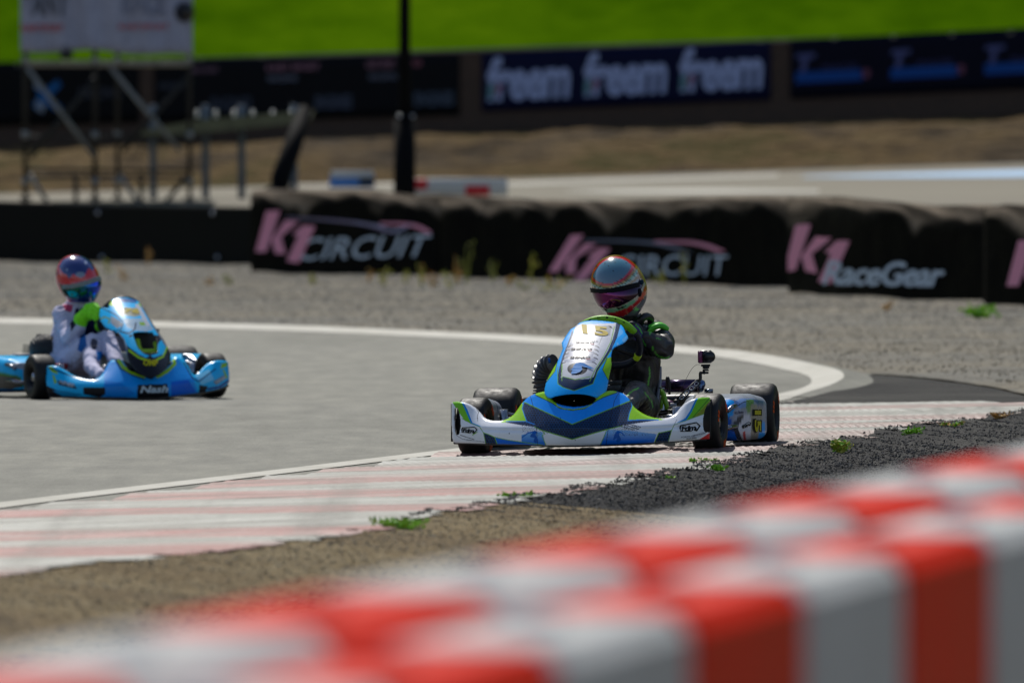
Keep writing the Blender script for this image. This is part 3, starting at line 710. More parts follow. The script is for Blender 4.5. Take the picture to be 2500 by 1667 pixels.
# banner on the tower
M_sheet = mat('white_banner_sheet', (150, 150, 166), .8, nscale=4, namt=.12)
sb = empty('tower_banner', 'sagging white banner with grey letters and a red line, tied to the scaffold tower', 'banner', tuple(wp(255, 128, DT-.12)))
o_ = np.array(sb.location); V = []; F = []; nb_ = 60
for i in range(nb_+1):
    x = 50+420*i/nb_
    for j in range(14):
        s = j/13; yb = 126+4*math.sin(i*.2)+(12 if i > 30 else 0)*((i-30)/30); y = -120+(yb+120)*s
        p = wp(x, y, DT-.12)-o_; p[1] += .05*math.sin(x*.035+s*2)+.035*math.sin(x*.09-s*3); V.append(p)
for i in range(nb_):
    for j in range(13): a = i*14+j; F.append((a, a+1, a+15, a+14))
m = MB(); m.add(V, F); bo = m.build('cloth', M_sheet, sb); bb = bvh_of(bo); bo.modifiers.new('s', 'SOLIDIFY').thickness = .01
vs = View(0, 0, 1., Matrix.Translation(Vector(o_)))
lettering('lettering', vs, bb, 'ZANT', 108, 10, 118, 60, 0, (84, 86, 96), sb, .1, .03, off=.02)
lettering('lettering', vs, bb, 'RACE', 352, 8, 110, 56, 0, (126, 128, 146), sb, .1, .03, off=.02)
lettering('lettering', vs, bb, 'KARTSPORT', 104, 69, 100, 18, 0, (176, 84, 88), sb, 0, .02, off=.02)
lettering('lettering', vs, bb, 'KARTSPORT', 352, 66, 124, 14, 0, (180, 96, 104), sb, 0, .02, off=.02)
# dark bag on the deck edge and loudspeaker at the top corner
bag = empty('duffel_bag', 'small black bag on the deck edge of the scaffold tower', 'bag', tuple(wp(162, 142, DT-.3)))
m = MB(); m.ball((0, 0, .05), (.11, .08, .07), col=(10, 10, 12)); m.build('body', M_plain, bag); m = MB(); m.tube([(-.06, 0, .1), (-.03, 0, .17), (.03, 0, .17), (.06, 0, .1)], .01, col=(20, 20, 22)); m.build('handle', M_plain, bag)
spk = empty('loudspeaker', 'black horn loudspeaker fixed at the top right corner of the scaffold tower', 'loudspeaker', tuple(wp(450, 30, DT-.3)))
m = MB(); m.lathe([(-.14, .03), (-.1, .05), (0, .08), (.1, .15), (.11, .15), (.1, .13), (0, .06)], (0, 0, 0), 'y', 24, col=(16, 16, 20)); m.build('horn', M_plain, spk)
m = MB(); m.box((0, .14, -.02), (.12, .1, .14), col=(12, 12, 14)); m.build('driver_box', M_plain, spk)

# ---------- dark lamp mast
pm = wp(988, 470, 146.); zf = .9
mast = empty('lighting_mast', 'tall dark steel mast with a thick lower sleeve behind the draped barrier', 'pole', (pm[0], 146, .5))
m = MB(); s = 146/FPX
m.tube([(0, 0, .3), (0, 0, 9)], 14*s, 18, col=(13, 14, 18)); m.build('shaft', M_matt, mast)
zt = wp(988, 288, 146.)[2]-.5
m = MB(); m.tube([(0, 0, -.1), (0, 0, zt)], [29*s, 26*s], 18, col=(10, 11, 14)); m.tube([(0, 0, zt), (0, 0, zt+.05)], [27*s, 16*s], 18, col=(14, 14, 16)); m.build('sleeve', M_matt, mast)
for dx in (-12, 20): m = MB(); m.ball((dx*s, -.13, zt+.02), .028, col=(200, 200, 200)); m.build('bolt', M_metal, mast)

# ---------- roof shelter with a row of chrome domes added on top for glints
sh = empty('shelter', 'flat pale roof on grey posts between scaffold tower and mast', 'shelter', (wp(560, 480, 156.)[0], 156, .98))
o_ = np.array(sh.location)
def sl_(px, py, Y): return atd(px, py, Y)-o_
m = MB(); V = []
for (px, py, Y, th) in ((330, 322, 157, 10), (460, 272, 157, 10), (755, 268, 157, 10)):
    V += [sl_(px, py, Y), sl_(px, py+8, Y)]
rt = [sl_(330, 325, 154.), sl_(465, 295, 154.), sl_(760, 270, 154.), sl_(745, 300, 154.), sl_(480, 325, 154.), sl_(340, 335, 154.)]
Vf = [tuple(v) for v in rt]+[(v[0], v[1]+3, v[2]+.02) for v in rt]
F = [(0, 1, 4, 5), (1, 2, 3, 4), (6, 11, 10, 7), (7, 10, 9, 8), (0, 6, 7, 1), (1, 7, 8, 2), (2, 8, 9, 3), (3, 9, 10, 4), (4, 10, 11, 5), (5, 11, 6, 0)]
m.add(Vf, F); m.build('roof', mat('pale_green_roof', (92, 92, 66), .7, nscale=4, namt=.25), sh, False)
for x, Y in ((374, 155.5), (502, 155), (590, 155), (718, 155)):
    p = atd(x, 400, Y)-o_; m = MB(); m.box((p[0], p[1], .65), (.11, .11, 1.5), col=(88, 98, 108)); m.build('post', M_plain, sh)
for i in range(7):
    p = sl_(482+i*45+(4 if i > 3 else 0), 275, 154.2); m = MB(); m.ball(p, .032); m.lathe([(-.08, .03), (0, .03)], p, 'z', 12); m.build('glint_dome', mat('chrome', (180, 180, 180), .3, metal=1), sh)

# ---------- leaning dark post
a = atd(745, 268, 141.); c_ = atd(682, 468, 140.2); o2 = (c_[0], c_[1], c_[2]-.3)
lp = empty('leaning_post', 'dark padded post leaning to the right at the end of the draped barrier', 'post', o2)
m = MB(); m.tube([np.array(c_)-o2+np.array([0, 0, -.1]), np.array(c_)-o2+np.array([.02, 0, .2]), (np.array(a)+np.array(c_))/2-o2+np.array([.0, 0, .05]), np.array(a)-o2], [.12, .14, .135, .1], 16, col=(18, 15, 24)); m.build('pad', M_matt, lp)
m = MB(); m.ball(np.array(c_)-o2+np.array([-.02, 0, -.02]), (.22, .2, .12), col=(8, 8, 9)); m.build('foot', M_matt, lp)

# ---------- equipment case and striped plastic barrier behind
cs = empty('storage_case', 'white and blue low case lying behind the draped barrier beside the mast', 'case', tuple(atd(860, 452, 147.)))
m = MB(); m.box((0, 0, .04), (.66, .5, .16), col=(70, 124, 190)); m.build('body', M_plain, cs)
m = MB(); m.box((.0, 0, .16), (.62, .52, .1), col=(190, 192, 190)); m.build('lid', M_plain, cs)
m = MB(); m.box((.22, -.05, .05), (.22, .46, .1), col=(20, 20, 22)); m.build('strap', M_plain, cs)
sbx = empty('striped_barrier', 'low white plastic barrier with red ends showing right of the mast', 'barrier', tuple(atd(1018, 470, 148.)))
m = MB(); m.box((.6, 0, .08), (1.5, .3, .26), col=(196, 192, 184)); m.build('body', M_plain, sbx)
for x, z, wd in ((.07, .12, .2), (.9, .03, .38)): m = MB(); m.box((x, -.005, z), (wd, .305, .17), ch=.2, col=(196, 26, 32)); m.build('red_panel', M_plain, sbx)

# ============================================================ BARRIERS ALONG THE GRAVEL
M_belt = mat('black_conveyor_belt', (5, 6, 7), .6, spec=.08, nscale=3, namt=.3)
M_cloth = mat('black_fabric_cover', attr=True, rough=.7, spec=.03, nscale=2, namt=.25, rvar=.08, bscale=9, bamt=.5, bdist=.03)
p = [ground(x, y) for x, y in ((-160, 644), (0, 646), (300, 650), (622, 655))]
bl = empty('belt_barrier', 'plain low black barrier without cover behind the blue kart', 'barrier', (p[2][0], p[2][1], 0)); o_ = np.array(bl.location)
tops = [488, 491, 500, 506]
V = []; F = []
pp = resam([q[:2] for q in p], 40); xs_ = [W0/2+FPX*q[0]/q[1] for q in pp]
for (q, x) in zip(pp, xs_):
    zt = atd(x, np.interp(x, [-160, 0, 300, 622], tops), q[1])[2]
    for (dy, z) in ((0, -.1), (0, zt-.03), (.03, zt), (.22, zt), (.25, zt-.03), (.25, -.1)): V.append((q[0]-o_[0], q[1]+dy-o_[1]+.01*math.sin(x*.02), z))
for i in range(39):
    for j in range(5): a = i*6+j; F.append((a, a+6, a+7, a+1))
m = MB(); m.add(V, F, (9, 10, 12)); m.build('wall', M_belt, bl, False)
for (x, y) in ((520, 521), (532, 629), (240, 520), (250, 628)):
    q = atd(x, y, float(np.interp(x, xs_, pp[:, 1]))-.01)-o_; m = MB(); m.lathe([(-.02, 0), (-.02, .03), (0, .035)], q, 'y', 12); m.build('bolt', M_metal, bl)

def draped(x0, x1, base, top, label, seed, depth=.55, folds=1., crest=None):
    """fabric-covered barrier: base/top are (px, py) runs; surface folds are real relief"""
    nx = int((x1-x0)/5); xs = np.linspace(x0, x1, nx)
    bp_ = [p[0] for p in base]; G_ = np.array([ground(x, float(np.interp(x, bp_, [p[1] for p in base])), .02) for x in xs])
    zt = np.array([atd(x, float(np.interp(x, [p[0] for p in top], [p[1] for p in top])), g[1]+.12)[2] for x, g in zip(xs, G_)])
    mid = G_[nx//2]; o = empty('draped_barrier', label, 'barrier', (mid[0], mid[1], 0), group='barriers under black fabric covers'); o_ = np.array(o.location)
    rows = 46; V = []; F = []
    for i in range(nx):
        X_, Y_ = G_[i][0], G_[i][1]; H = zt[i]
        s_ = X_*2.3+seed
        sag = .05*math.sin(s_*.9)+.04*math.sin(s_*2.1+1)+.02*math.sin(s_*4.7)
        for j in range(rows):
            v = j/(rows-1)
            sh_ = .14+.15*(1-abs(math.sin(s_*.75+1)))+.10*(1-abs(math.sin(s_*1.9)))**2+.05*math.sin(s_*4.1); dp_ = .34
            if v < .5:
                t = v/.5; z = -.06+(H-sh_+.06)*t; f = folds*(.035*math.sin(s_*1.9+t*2.2+math.sin(s_)*1.2)*t**.7+.02*math.sin(s_*4.3-t*3)*t + .05*max(0, math.sin(s_*.8+2.5*(1-t)))*t*t*(t > .2))
                y = -f-.03*(1-t); yl_ = y
            elif v < .85:
                t = (v-.5)/.35; z = H-sh_+sh_*math.sin(t*math.pi/2)**.9+.012*math.sin(s_*6+t*9)*math.sin(t*math.pi); y = yl_*(1-t)+dp_*(1-math.cos(t*math.pi/2))*.9+dp_*.1*t
            else:
                t = (v-.85)/.15; z = H-.02*math.sin(s_*3+t*5)*t-.10*t*t; y = dp_+depth*.5*t
            V.append((X_-o_[0], Y_+y-o_[1], z))
        F += [(i*rows+j, (i+1)*rows+j, (i+1)*rows+j+1, i*rows+j+1) for j in range(rows-1)] if i < nx-1 else []
    V = np.array(V)
    for side, i0 in ((0, 0), (1, nx-1)):
        col = V[i0*rows:(i0+1)*rows].copy(); col[:, 1] = np.maximum(col[:, 1]+.08, col[:, 1].max()-.02); col[:, 0] += .015*(1 if side == 0 else -1); b0 = len(V); V = np.concatenate([V, col])
        for j in range(rows-1): q = (b0+j, i0*rows+j, i0*rows+j+1, b0+j+1); F.append(q if side == 0 else q[::-1])
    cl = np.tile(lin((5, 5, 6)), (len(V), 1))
    for i in range(nx):                                         # sun sheen painted in tan on the upward folds of the cover
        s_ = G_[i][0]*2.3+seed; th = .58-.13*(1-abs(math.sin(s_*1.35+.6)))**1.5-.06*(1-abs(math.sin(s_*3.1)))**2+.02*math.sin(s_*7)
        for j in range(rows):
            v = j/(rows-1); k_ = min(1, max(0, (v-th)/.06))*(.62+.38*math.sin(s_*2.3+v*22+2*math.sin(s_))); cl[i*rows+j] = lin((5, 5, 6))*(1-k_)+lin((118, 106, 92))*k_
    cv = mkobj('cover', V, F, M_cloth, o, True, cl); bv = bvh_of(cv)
    return o, View(0, 0, 1., Matrix.Translation(Vector(o_))), bv
PINK = (220, 146, 170); STEEL = (184, 198, 212)
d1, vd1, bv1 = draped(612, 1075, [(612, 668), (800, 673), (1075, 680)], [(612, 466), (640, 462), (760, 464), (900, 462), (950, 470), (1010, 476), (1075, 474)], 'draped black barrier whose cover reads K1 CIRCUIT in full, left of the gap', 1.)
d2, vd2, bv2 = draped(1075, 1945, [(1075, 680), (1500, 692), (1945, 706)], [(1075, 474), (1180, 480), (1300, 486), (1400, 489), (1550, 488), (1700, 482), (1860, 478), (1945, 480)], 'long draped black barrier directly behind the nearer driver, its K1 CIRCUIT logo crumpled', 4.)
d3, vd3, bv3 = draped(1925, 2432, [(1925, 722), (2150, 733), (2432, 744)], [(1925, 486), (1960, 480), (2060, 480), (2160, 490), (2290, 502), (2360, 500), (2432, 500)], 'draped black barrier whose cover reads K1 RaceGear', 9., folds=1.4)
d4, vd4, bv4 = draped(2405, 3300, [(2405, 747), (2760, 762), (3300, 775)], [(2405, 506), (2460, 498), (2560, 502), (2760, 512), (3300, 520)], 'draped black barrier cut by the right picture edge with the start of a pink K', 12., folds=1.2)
def K1(v, bv, par, x, y, s, d=0., warp=None):
    P1 = [[(x+a*s, y+b*s) for a, b in q] for q in ([(10, -4), (44, -6), (10, 95), (-16, 95)], [(56, 18), (90, 20), (46, 58), (22, 67)], [(22, 64), (45, 56), (58, 100), (32, 99)], [(100, 30), (130, 32), (90, 122), (60, 118)], [(100, 30), (74, 52), (89, 55)])]
    if warp: P1 = [[warp(a, b) for a, b in dens(q+[q[0]], 3)[:-1]] for q in P1]
    shape('logo', v, bv, P1, PINK, par, off=.012)
def swoosh(v, bv, par, p, col, wd):
    up = spline(p, 8); poly = []; n = len(up)
    polys = []
    for i in range(n-1):
        a, b_ = up[i], up[i+1]; w0 = wd*(.35+.65*i/n)*(1 if i < n*.8 else (n-i)/(n*.2)); w1 = wd*(.35+.65*(i+1)/n)*(1 if i+1 < n*.8 else max(0.1, (n-i-1)/(n*.2)))
        polys.append([(a[0], a[1]), (b_[0], b_[1]), (b_[0], b_[1]+w1), (a[0], a[1]+w0)])
    shape('logo', v, bv, polys, col, par, off=.012)
K1(vd1, bv1, d1, 642, 520, 1.0)
lettering('logo', vd1, bv1, 'CIRCUIT', 895, 604, 325, 54, -.03, STEEL, d1, .42, .0, 1.0, off=.012)
swoosh(vd1, bv1, d1, [(700, 529), (800, 534), (900, 545), (960, 567)], (126, 116, 142), 10)
swoosh(vd1, bv1, d1, [(860, 540), (930, 550), (960, 562), (1010, 545)], (150, 150, 180), 9)
swoosh(vd1, bv1, d1, [(930, 543), (1000, 545), (1030, 552), (1055, 566)], PINK, 14)
K1(vd2, bv2, d2, 1372, 578, .9, warp=lambda a, b: (a+(600-b)*.35+6, b))
lettering('logo', vd2, bv2, 'CIRCUIT', 1645, 648, 270, 50, 0, STEEL, d2, .15, .0, 1.0, off=.012)
swoosh(vd2, bv2, d2, [(1430, 585), (1540, 587), (1620, 594), (1690, 616)], (116, 122, 142), 9)
swoosh(vd2, bv2, d2, [(1600, 588), (1680, 588), (1730, 596), (1772, 612)], PINK, 13)
K1(vd3, bv3, d3, 1934, 556, 1.1, warp=lambda a, b: (a-(600-b)*.0, b+3*math.sin(a*.06)))
lettering('logo', vd3, bv3, 'RaceGear', 2162, 668, 300, 60, .02, STEEL, d3, .3, .02, .92, off=.022)
K1(vd4, bv4, d4, 2478, 592, 1.12)

# ============================================================ WEEDS
M_leaf = mat('weed_leaf', attr=True, rough=.7, nscale=20, namt=.2)
def weed(px, py, h, cols, spread, label, Y=None, n=5, leaf=.03, grp='weeds at the foot of the draped barriers', zg=.03, name='weed'):
    g = ground(px, py, zg)
    if Y: g = atd(px, py, Y)
    o = MB(); 
    for i in range(n):
        a = rng.uniform(0, 6.28); r = spread*rng.uniform(.2, 1); top = np.array([math.cos(a)*r, math.sin(a)*r, h*rng.uniform(.6, 1.)]); mid = top*.5+np.array([0, 0, h*.12])
        o.tube([(0, 0, -.02), mid, top], [leaf*.16, leaf*.12, leaf*.06], 5, col=cols[0])
        for k in range(rng.integers(4, 9)):
            t = rng.uniform(.15, 1); p = top*t+rng.normal(0, leaf*.35, 3)*np.array([1, 1, .5]); d_ = rng.normal(0, 1, 3); d_[2] = abs(d_[2])*.6; d_ /= np.linalg.norm(d_); sd_ = np.cross(d_, rng.normal(0, 1, 3)); sd_ /= np.linalg.norm(sd_); L_ = leaf*rng.uniform(.6, 1.3)
            nn = np.cross(d_, sd_)*L_*.08
            o.add([p, p+d_*L_*.5+sd_*L_*.3+nn, p+d_*L_, p+d_*L_*.5-sd_*L_*.3+nn, p+d_*L_*.5-nn], [(0, 1, 4), (1, 2, 4), (2, 3, 4), (3, 0, 4)], cols[rng.integers(0, len(cols))])
    ob = o.build(name, M_leaf, None, False); ob.location = (g[0], g[1], zg if not Y else g[2]); tag(ob, label, 'weed', grp); return ob
YG = [(170, 166, 50), (140, 140, 40), (190, 180, 80)]; OR = [(190, 140, 60), (160, 124, 50), (200, 160, 90)]; GR = [(130, 184, 24), (104, 160, 18), (150, 190, 44)]
GW = GR; GR = [(138, 140, 44), (112, 118, 36), (150, 144, 60)]
W = [(765, 700, .32, YG, .06, 'small yellow-green weed below the pink K of the left draped cover'), (900, 690, .3, OR, .07, 'short yellow weed under the letter C of CIRCUIT'),
     (938, 700, .55, YG, .08, 'upright yellow weed with orange base under the letter U'), (990, 694, .35, YG, .1, 'low yellow-green weed left of the tall orange-stemmed weed'),
     (1028, 700, .62, YG+OR, .1, 'tall weed with bright yellow head under the letter T'), (1055, 702, .34, OR, .08, 'low orange weed right of the yellow-headed weed'),
     (1098, 708, .4, YG, .1, 'pale green weed at the seam of the two draped covers'), (1117, 698, .72, OR, .08, 'tall thin weed with orange foot beside the seam'),
     (1140, 694, 1.0, GR, .16, 'tallest thin weed leaning right before the second draped cover'), (1200, 690, .55, GR, .1, 'faint dark green weed right of the tallest one'),
     (1245, 702, .3, OR+YG, .07, 'small orange weed midway between seam and nearer driver'), (1278, 712, .25, GR, .1, 'bright green low weed left of the nearer driver'),
     (1295, 696, .7, YG, .06, 'slim upright weed left of the nearer helmet'), (1330, 712, .3, YG, .14, 'spreading yellow weed just left of the nearer helmet'),
     (1362, 712, .35, YG+OR, .12, 'yellow and orange weed touching the left side of the nearer helmet in view'), (1615, 700, .42, YG, .1, 'yellow weed just right of the nearer helmet'),
     (1672, 696, .8, YG, .06, 'upright weed below the letters UIT of the crumpled logo'), (1600, 694, .3, GR, .08, 'little green weed behind the nearer helmet'),
     (2192, 728, .35, YG, .07, 'yellow sprig under the RaceGear lettering'), (2160, 762, .2, OR, .08, 'reddish dry weed on the gravel below RaceGear'),
     (300, 690, .35, OR, .05, 'orange weed on the gravel right of the blue helmet'), (262, 668, .4, YG, .1, 'pale weed directly right of the blue helmet'), (512, 700, .2, OR, .08, 'orange tuft on the gravel left of the draped barriers'), (555, 698, .22, GR, .07, 'green tuft beside the orange tuft left of the draped barriers'), (362, 650, .6, OR, .05, 'dry brown stalk before the plain black barrier')]
for (x, y, h, cc, sp, lb) in W: weed(x, y, h*.5, cc, sp*1.2, lb, leaf=.05, n=3)
GR = GW
weed(2385, 782, .11, GR, .22, 'bright green clump on the gravel at the far right', leaf=.07, n=10)
# tufts along the kerb edge
T = [(985, 1298, .045, GR, .13, 'wide bright green tuft at the near end of the kerb edge', 34), (1262, 1230, .04, GR, .09, 'green tuft at the kerb edge left of the kart nose', 26), (1757, 1154, .03, GR, .045, 'small green sprout at the kerb edge under the kart', 10), (2050, 1108, .06, YG+GR, .07, 'olive tuft with upright tips at the kerb edge right of the kart', 26),
     (2228, 1070, .05, GR, .06, 'vivid green tuft farther along the kerb edge', 24), (2318, 1050, .035, OR+GR, .08, 'brownish tuft beyond the vivid green one', 18), (2440, 1024, .03, OR, .07, 'dry brown tuft at the far end of the kerb edge', 14), (1630, 1178, .02, GR, .04, 'tiny sprout at the kerb edge below the right front wheel', 8)]
for (x, y, h, cc, sp, lb, n) in T: weed(x, y, h, cc, sp, lb, n=n, leaf=.022, grp='tufts along the kerb edge', zg=.03, name='grass_tuft')
for (x, y) in ((1690, 1128), (1720, 1127), (1745, 1129)):
    weed(x, y, .015, GR, .03, {1690: 'leftmost', 1720: 'middle', 1745: 'rightmost'}[x]+' of three tiny green specks growing on the painted kerb', n=6, leaf=.014, grp='specks of green on the kerb', zg=.035, name='moss_speck')

# ============================================================ NEAR BARRIER: TWO ROWS OF PLASTIC BLOCKS
M_red = mat('red_plastic_block', (216, 26, 6), .5, spec=.12, nscale=3, namt=.16, rvar=.06, bscale=30, bamt=.1)
M_wht = mat('white_plastic_block', (190, 190, 188), .5, spec=.12, nscale=3, namt=.16, rvar=.06, bscale=30, bamt=.1)
TD = np.array([.18, .9837]); ND = np.array([.9837, -.18]); A0 = np.array([.20, 10.76])
def block(d0, L_, w0, w1, red, label, group, ztop=.79):
    c2 = A0+TD*((d0-10.76)/TD[1]+L_/2)+ND*((w0+w1)/2); rz = -math.atan2(TD[0], TD[1])
    o = empty('barrier_block', label, 'barrier block', (c2[0], c2[1], 0), (0, 0, rz), group)
    wd = w1-w0; mm = M_red if red else M_wht
    m = MB(); m.box((0, 0, ztop/2), (wd, L_-.012, ztop), ch=.22); m.build('shell', mm, o, False)
    m = MB(); m.lathe([(0, 0), (0, .032), (.012, .03), (.014, 0)], (0, 0, ztop-.001), 'z', 20); m.build('filler_cap', mm, o)
    m = MB(); m.box((0, 0, .03), (wd*.7, L_*.5, .06)); m.build('foot', M_black, o, False)
L_ = .80*TD[1]
bn = 0
names = ['first', 'second', 'third', 'fourth', 'fifth', 'sixth', 'seventh', 'eighth', 'ninth', 'tenth', 'eleventh', 'twelfth']
cr_, cw_ = 0, 0
for i in range(-3, 9):
    d0 = 10.74+i*.80; red = (i % 2 == 0); 
    if red: cr_ += 1; nm = names[cr_-1]
    else: cw_ += 1; nm = names[cw_-1]
    block(d0, .80/TD[1], -.205, 0, red, f'{"red" if red else "white"} plastic block of the near row, {nm} {"red" if red else "white"} one counted from the camera', 'near row of red and white barrier blocks')
cr_, cw_ = 0, 0
for i in range(-3, 11):
    d0 = 10.05+i*.90; red = (i % 2 == 0)
    if red: cr_ += 1; nm = names[cr_-1]
    else: cw_ += 1; nm = names[cw_-1]
    block(d0, .90/TD[1], -.485, -.245, red, f'{"red" if red else "white"} plastic block of the far row, {nm} {"red" if red else "white"} one counted from the camera', 'far row of red and white barrier blocks', ztop=.80)
# ============================================================ KARTS
BLUE = (0, 140, 240); SKY = (0, 160, 244); LIME = (140, 200, 18); NAVY = (9, 24, 50); WHITE = (222, 224, 230); SIL = (150, 154, 166)
def wheel(name, par, x, y, rad, wd, rimr, steer, out, plane_z=0., label=None, patch=True):
    """tyre standing on the ground: tyre (> rim, nut) with orange maker's mark on its side; out = side of the visible outer face"""
    m = MB(); h = wd/2
    prof = [(-h*.62, rimr), (-h*.86, rimr*1.03), (-h*.99, rimr*1.2), (-h, (rimr+rad)/2), (-h*.97, rad*.90), (-h*.86, rad*.965), (-h*.72, rad*.99), (-h*.4, rad), (0, rad), (h*.4, rad), (h*.72, rad*.99), (h*.86, rad*.965), (h*.97, rad*.90), (h, (rimr+rad)/2), (h*.99, rimr*1.2), (h*.86, rimr*1.03), (h*.62, rimr)]
    m.lathe(prof, (0, 0, 0), 'x', 72); ob = m.build(name, M_tyre, par, label=label); ob.location = (x, y, rad+plane_z); ob.rotation_euler = (0, 0, steer)
    m = MB(); m.lathe([(-h*.8, rimr*1.03), (-h*.8, rimr*.96), (-h*.6, rimr*.9), (-h*.2, rimr*.6), (-h*.2, .02)], (0, 0, 0), 'x', 40); m.lathe([(h*.8, rimr*1.03), (h*.8, rimr*.96), (h*.6, rimr*.9), (h*.2, rimr*.6), (h*.2, .02)], (0, 0, 0), 'x', 40)
    for k in range(3):
        a = k*2.094; m.box((out*h*.35, math.cos(a)*rimr*.5, math.sin(a)*rimr*.5), (.012, .03, .03), col=(20, 20, 20))
    m.build('rim', mat('black_alloy', (22, 22, 24), .3, metal=.7, nscale=30, namt=.2), ob)
    m = MB(); m.lathe([(h*.2, .026), (h*.75, .024), (h*.78, 0)], (0, 0, 0), 'x', 16); m.lathe([(-h*.2, .026), (-h*.75, .024), (-h*.78, 0)], (0, 0, 0), 'x', 16); m.build('hub', M_metal, ob)
    if patch:
        for side in (-1, 1):
            for a0 in (.5, 2.6, 4.7):
                V = []; F = []
                for i in range(13):
                    a = a0+i*.045
                    for (r_, xx) in ((rimr*1.28, h*.994), ((rimr+rad)/2, h*1.004), (rad*.885, h*.982)): V.append((side*xx+side*.0012, r_*math.cos(a), r_*math.sin(a)))
                for i in range(12):
                    if i % 4 == 3: continue
                    for j in (0, 1): q = i*3+j; F.append((q, q+3, q+4, q+1))
                m = MB(); m.add(V, F, (196, 74, 26)); m.build('tyre_mark', M_dec, ob, False)
    return ob
def chassis(par, fr_mat, wr=.56, fx=.53, rx=.59, steer=0., gz=0., lean=0.):
    m = MB()
    for s in (-1, 1):
        m.tube(spline([(s*.20, -.30, .075), (s*.24, -.18, .07), (s*.30, -.02, .07), (s*.30, .25, .06), (s*.35, .5, .055), (s*.35, .8, .06), (s*.33, 1.12, .10)], 5), .015, 12)
        m.tube([(s*.28, -.05, .07), (s*.42, 0, .10)], .014, 10)
    m.tube([(-.20, -.30, .075), (.20, -.30, .075)], .015, 12); m.tube([(-.3, .02, .07), (.3, .02, .07)], .015, 12); m.tube([(-.35, .62, .06), (.35, .62, .06)], .015, 12); m.tube([(-.33, 1.1, .1), (.33, 1.1, .1)], .015, 12)
    m.build('frame', fr_mat, par)
    m = MB(); m.box((0, .12, .045), (.56, .85, .008)); m.build('floor_tray', mat('scuffed_dark_tray', (70, 26, 26), .5, nscale=15, namt=.4), par)
    m = MB(); m.tube([(-.62, 1.04, .14), (.62, 1.04, .14)], .025, 16); m.build('rear_axle', M_metal, par)
    m = MB(); m.lathe([(.18, .0), (.18, .095), (.19, .095), (.19, 0)], (0, 1.04, .14), 'x', 40); m.build('brake_disc', M_metal, par)
    for s in (-1, 1):
        m = MB(); m.tube([(s*.39, 0, .09), (s*.39, 0, .2)], .02, 12); m.tube([(s*.39, 0, .13), (s*(fx-.04), math.sin(steer)*s*.1, .13)], .014, 10); m.box((s*.37, 0, .12), (.05, .03, .09)); m.build('stub_axle', M_metal, par)
        m = MB(); m.tube([(0, .12, .12), (s*.38, .07, .12)], .007, 8); m.build('tie_rod', M_metal, par)
    m = MB(); m.tube(spline([(-.52, 1.16, .2), (-.3, 1.3, .2), (.3, 1.3, .2), (.52, 1.16, .2)], 6), .03, 14); m.build('rear_bumper', M_black, par)
    for s in (-1, 1):
        m = MB(); m.tube(spline([(s*.3, .22, .07), (s*.55, .22, .09), (s*.6, .3, .1), (s*.6, .72, .1), (s*.55, .8, .09), (s*.33, .8, .07)], 6), .012, 10); m.tube(spline([(s*.58, .28, .17), (s*.6, .35, .19), (s*.6, .7, .19), (s*.4, .78, .14)], 5), .010, 10); m.build('side_bar', mat('dark_chrome_bar', (120, 120, 126), .25, metal=1), par)
    # seat shell
    V = []; F = []; nz_, na = 22, 26
    for i in range(nz_):
        t = i/(nz_-1); z = .06+.46*t
        half = R(95)+R(25)*math.cos(t*math.pi)*.6; w_ = .19+.03*math.sin(t*2.6)-.02*t; dp = .20-.06*t; yc = .66+.20*t**1.1
        for k in range(na):
            a = -half+2*half*k/(na-1); zz = z + (-.10*(abs(a)/half)**3 if t > .7 else .0); V.append((math.sin(a)*w_, yc+math.cos(a)*dp, zz))
    for i in range(nz_-1):
        for k in range(na-1): a = i*na+k; F.append((a, a+1, a+na+1, a+na))
    m = MB(); m.add(V, F); so_ = m.build('seat', mat('grey_seat_fibre', (120, 122, 132), .45, nscale=16, namt=.25), par); sm_ = so_.modifiers.new('s', 'SOLIDIFY'); sm_.thickness = .012; sm_.offset = 0
    # steering column and pedals
    m = MB(); m.tube([(0, .02, .12), (0, .40, .42)], .010, 10); m.build('steering_column', M_metal, par)
    for s in (-1, 1): m = MB(); m.tube([(s*.13, -.20, .07), (s*.13, -.22, .2)], .008, 8); m.tube([(s*.10, -.22, .2), (s*.18, -.22, .2)], .008, 8); m.build('pedal', M_metal, par)
    # fuel tank
    m = MB(); m.box((0, .22, .16), (.24, .2, .2), ch=.3, col=(170, 172, 160)); m.build('fuel_tank', M_plain, par)
def engine(par, sx=-1, y0=.78):
    e = MB(); x0 = sx*.28
    e.box((x0, y0, .16), (.16, .2, .16), ch=.2, col=(60, 60, 64)); eo = e.build('engine', M_plain, par)
    m = MB()
    for k in range(5): m.box((x0, y0-.02, .245+k*.012), (.17-.004*k, .19, .006), ch=.3, col=(44, 44, 48))
    m.build('cooling_fins', M_plain, eo)
    m = MB(); m.lathe([(0, .02), (0, .018), (.05, .018), (.06, .01), (.06, 0)], (x0, y0, .30), 'z', 14); m.build('spark_plug', M_black, eo)
    m = MB(); m.lathe([(-.02, .0), (-.02, .07), (.0, .075), (.02, .07), (.02, 0)], (x0-sx*.1, y0+.12, .16), 'x', 28); m.build('clutch', M_metal, eo)
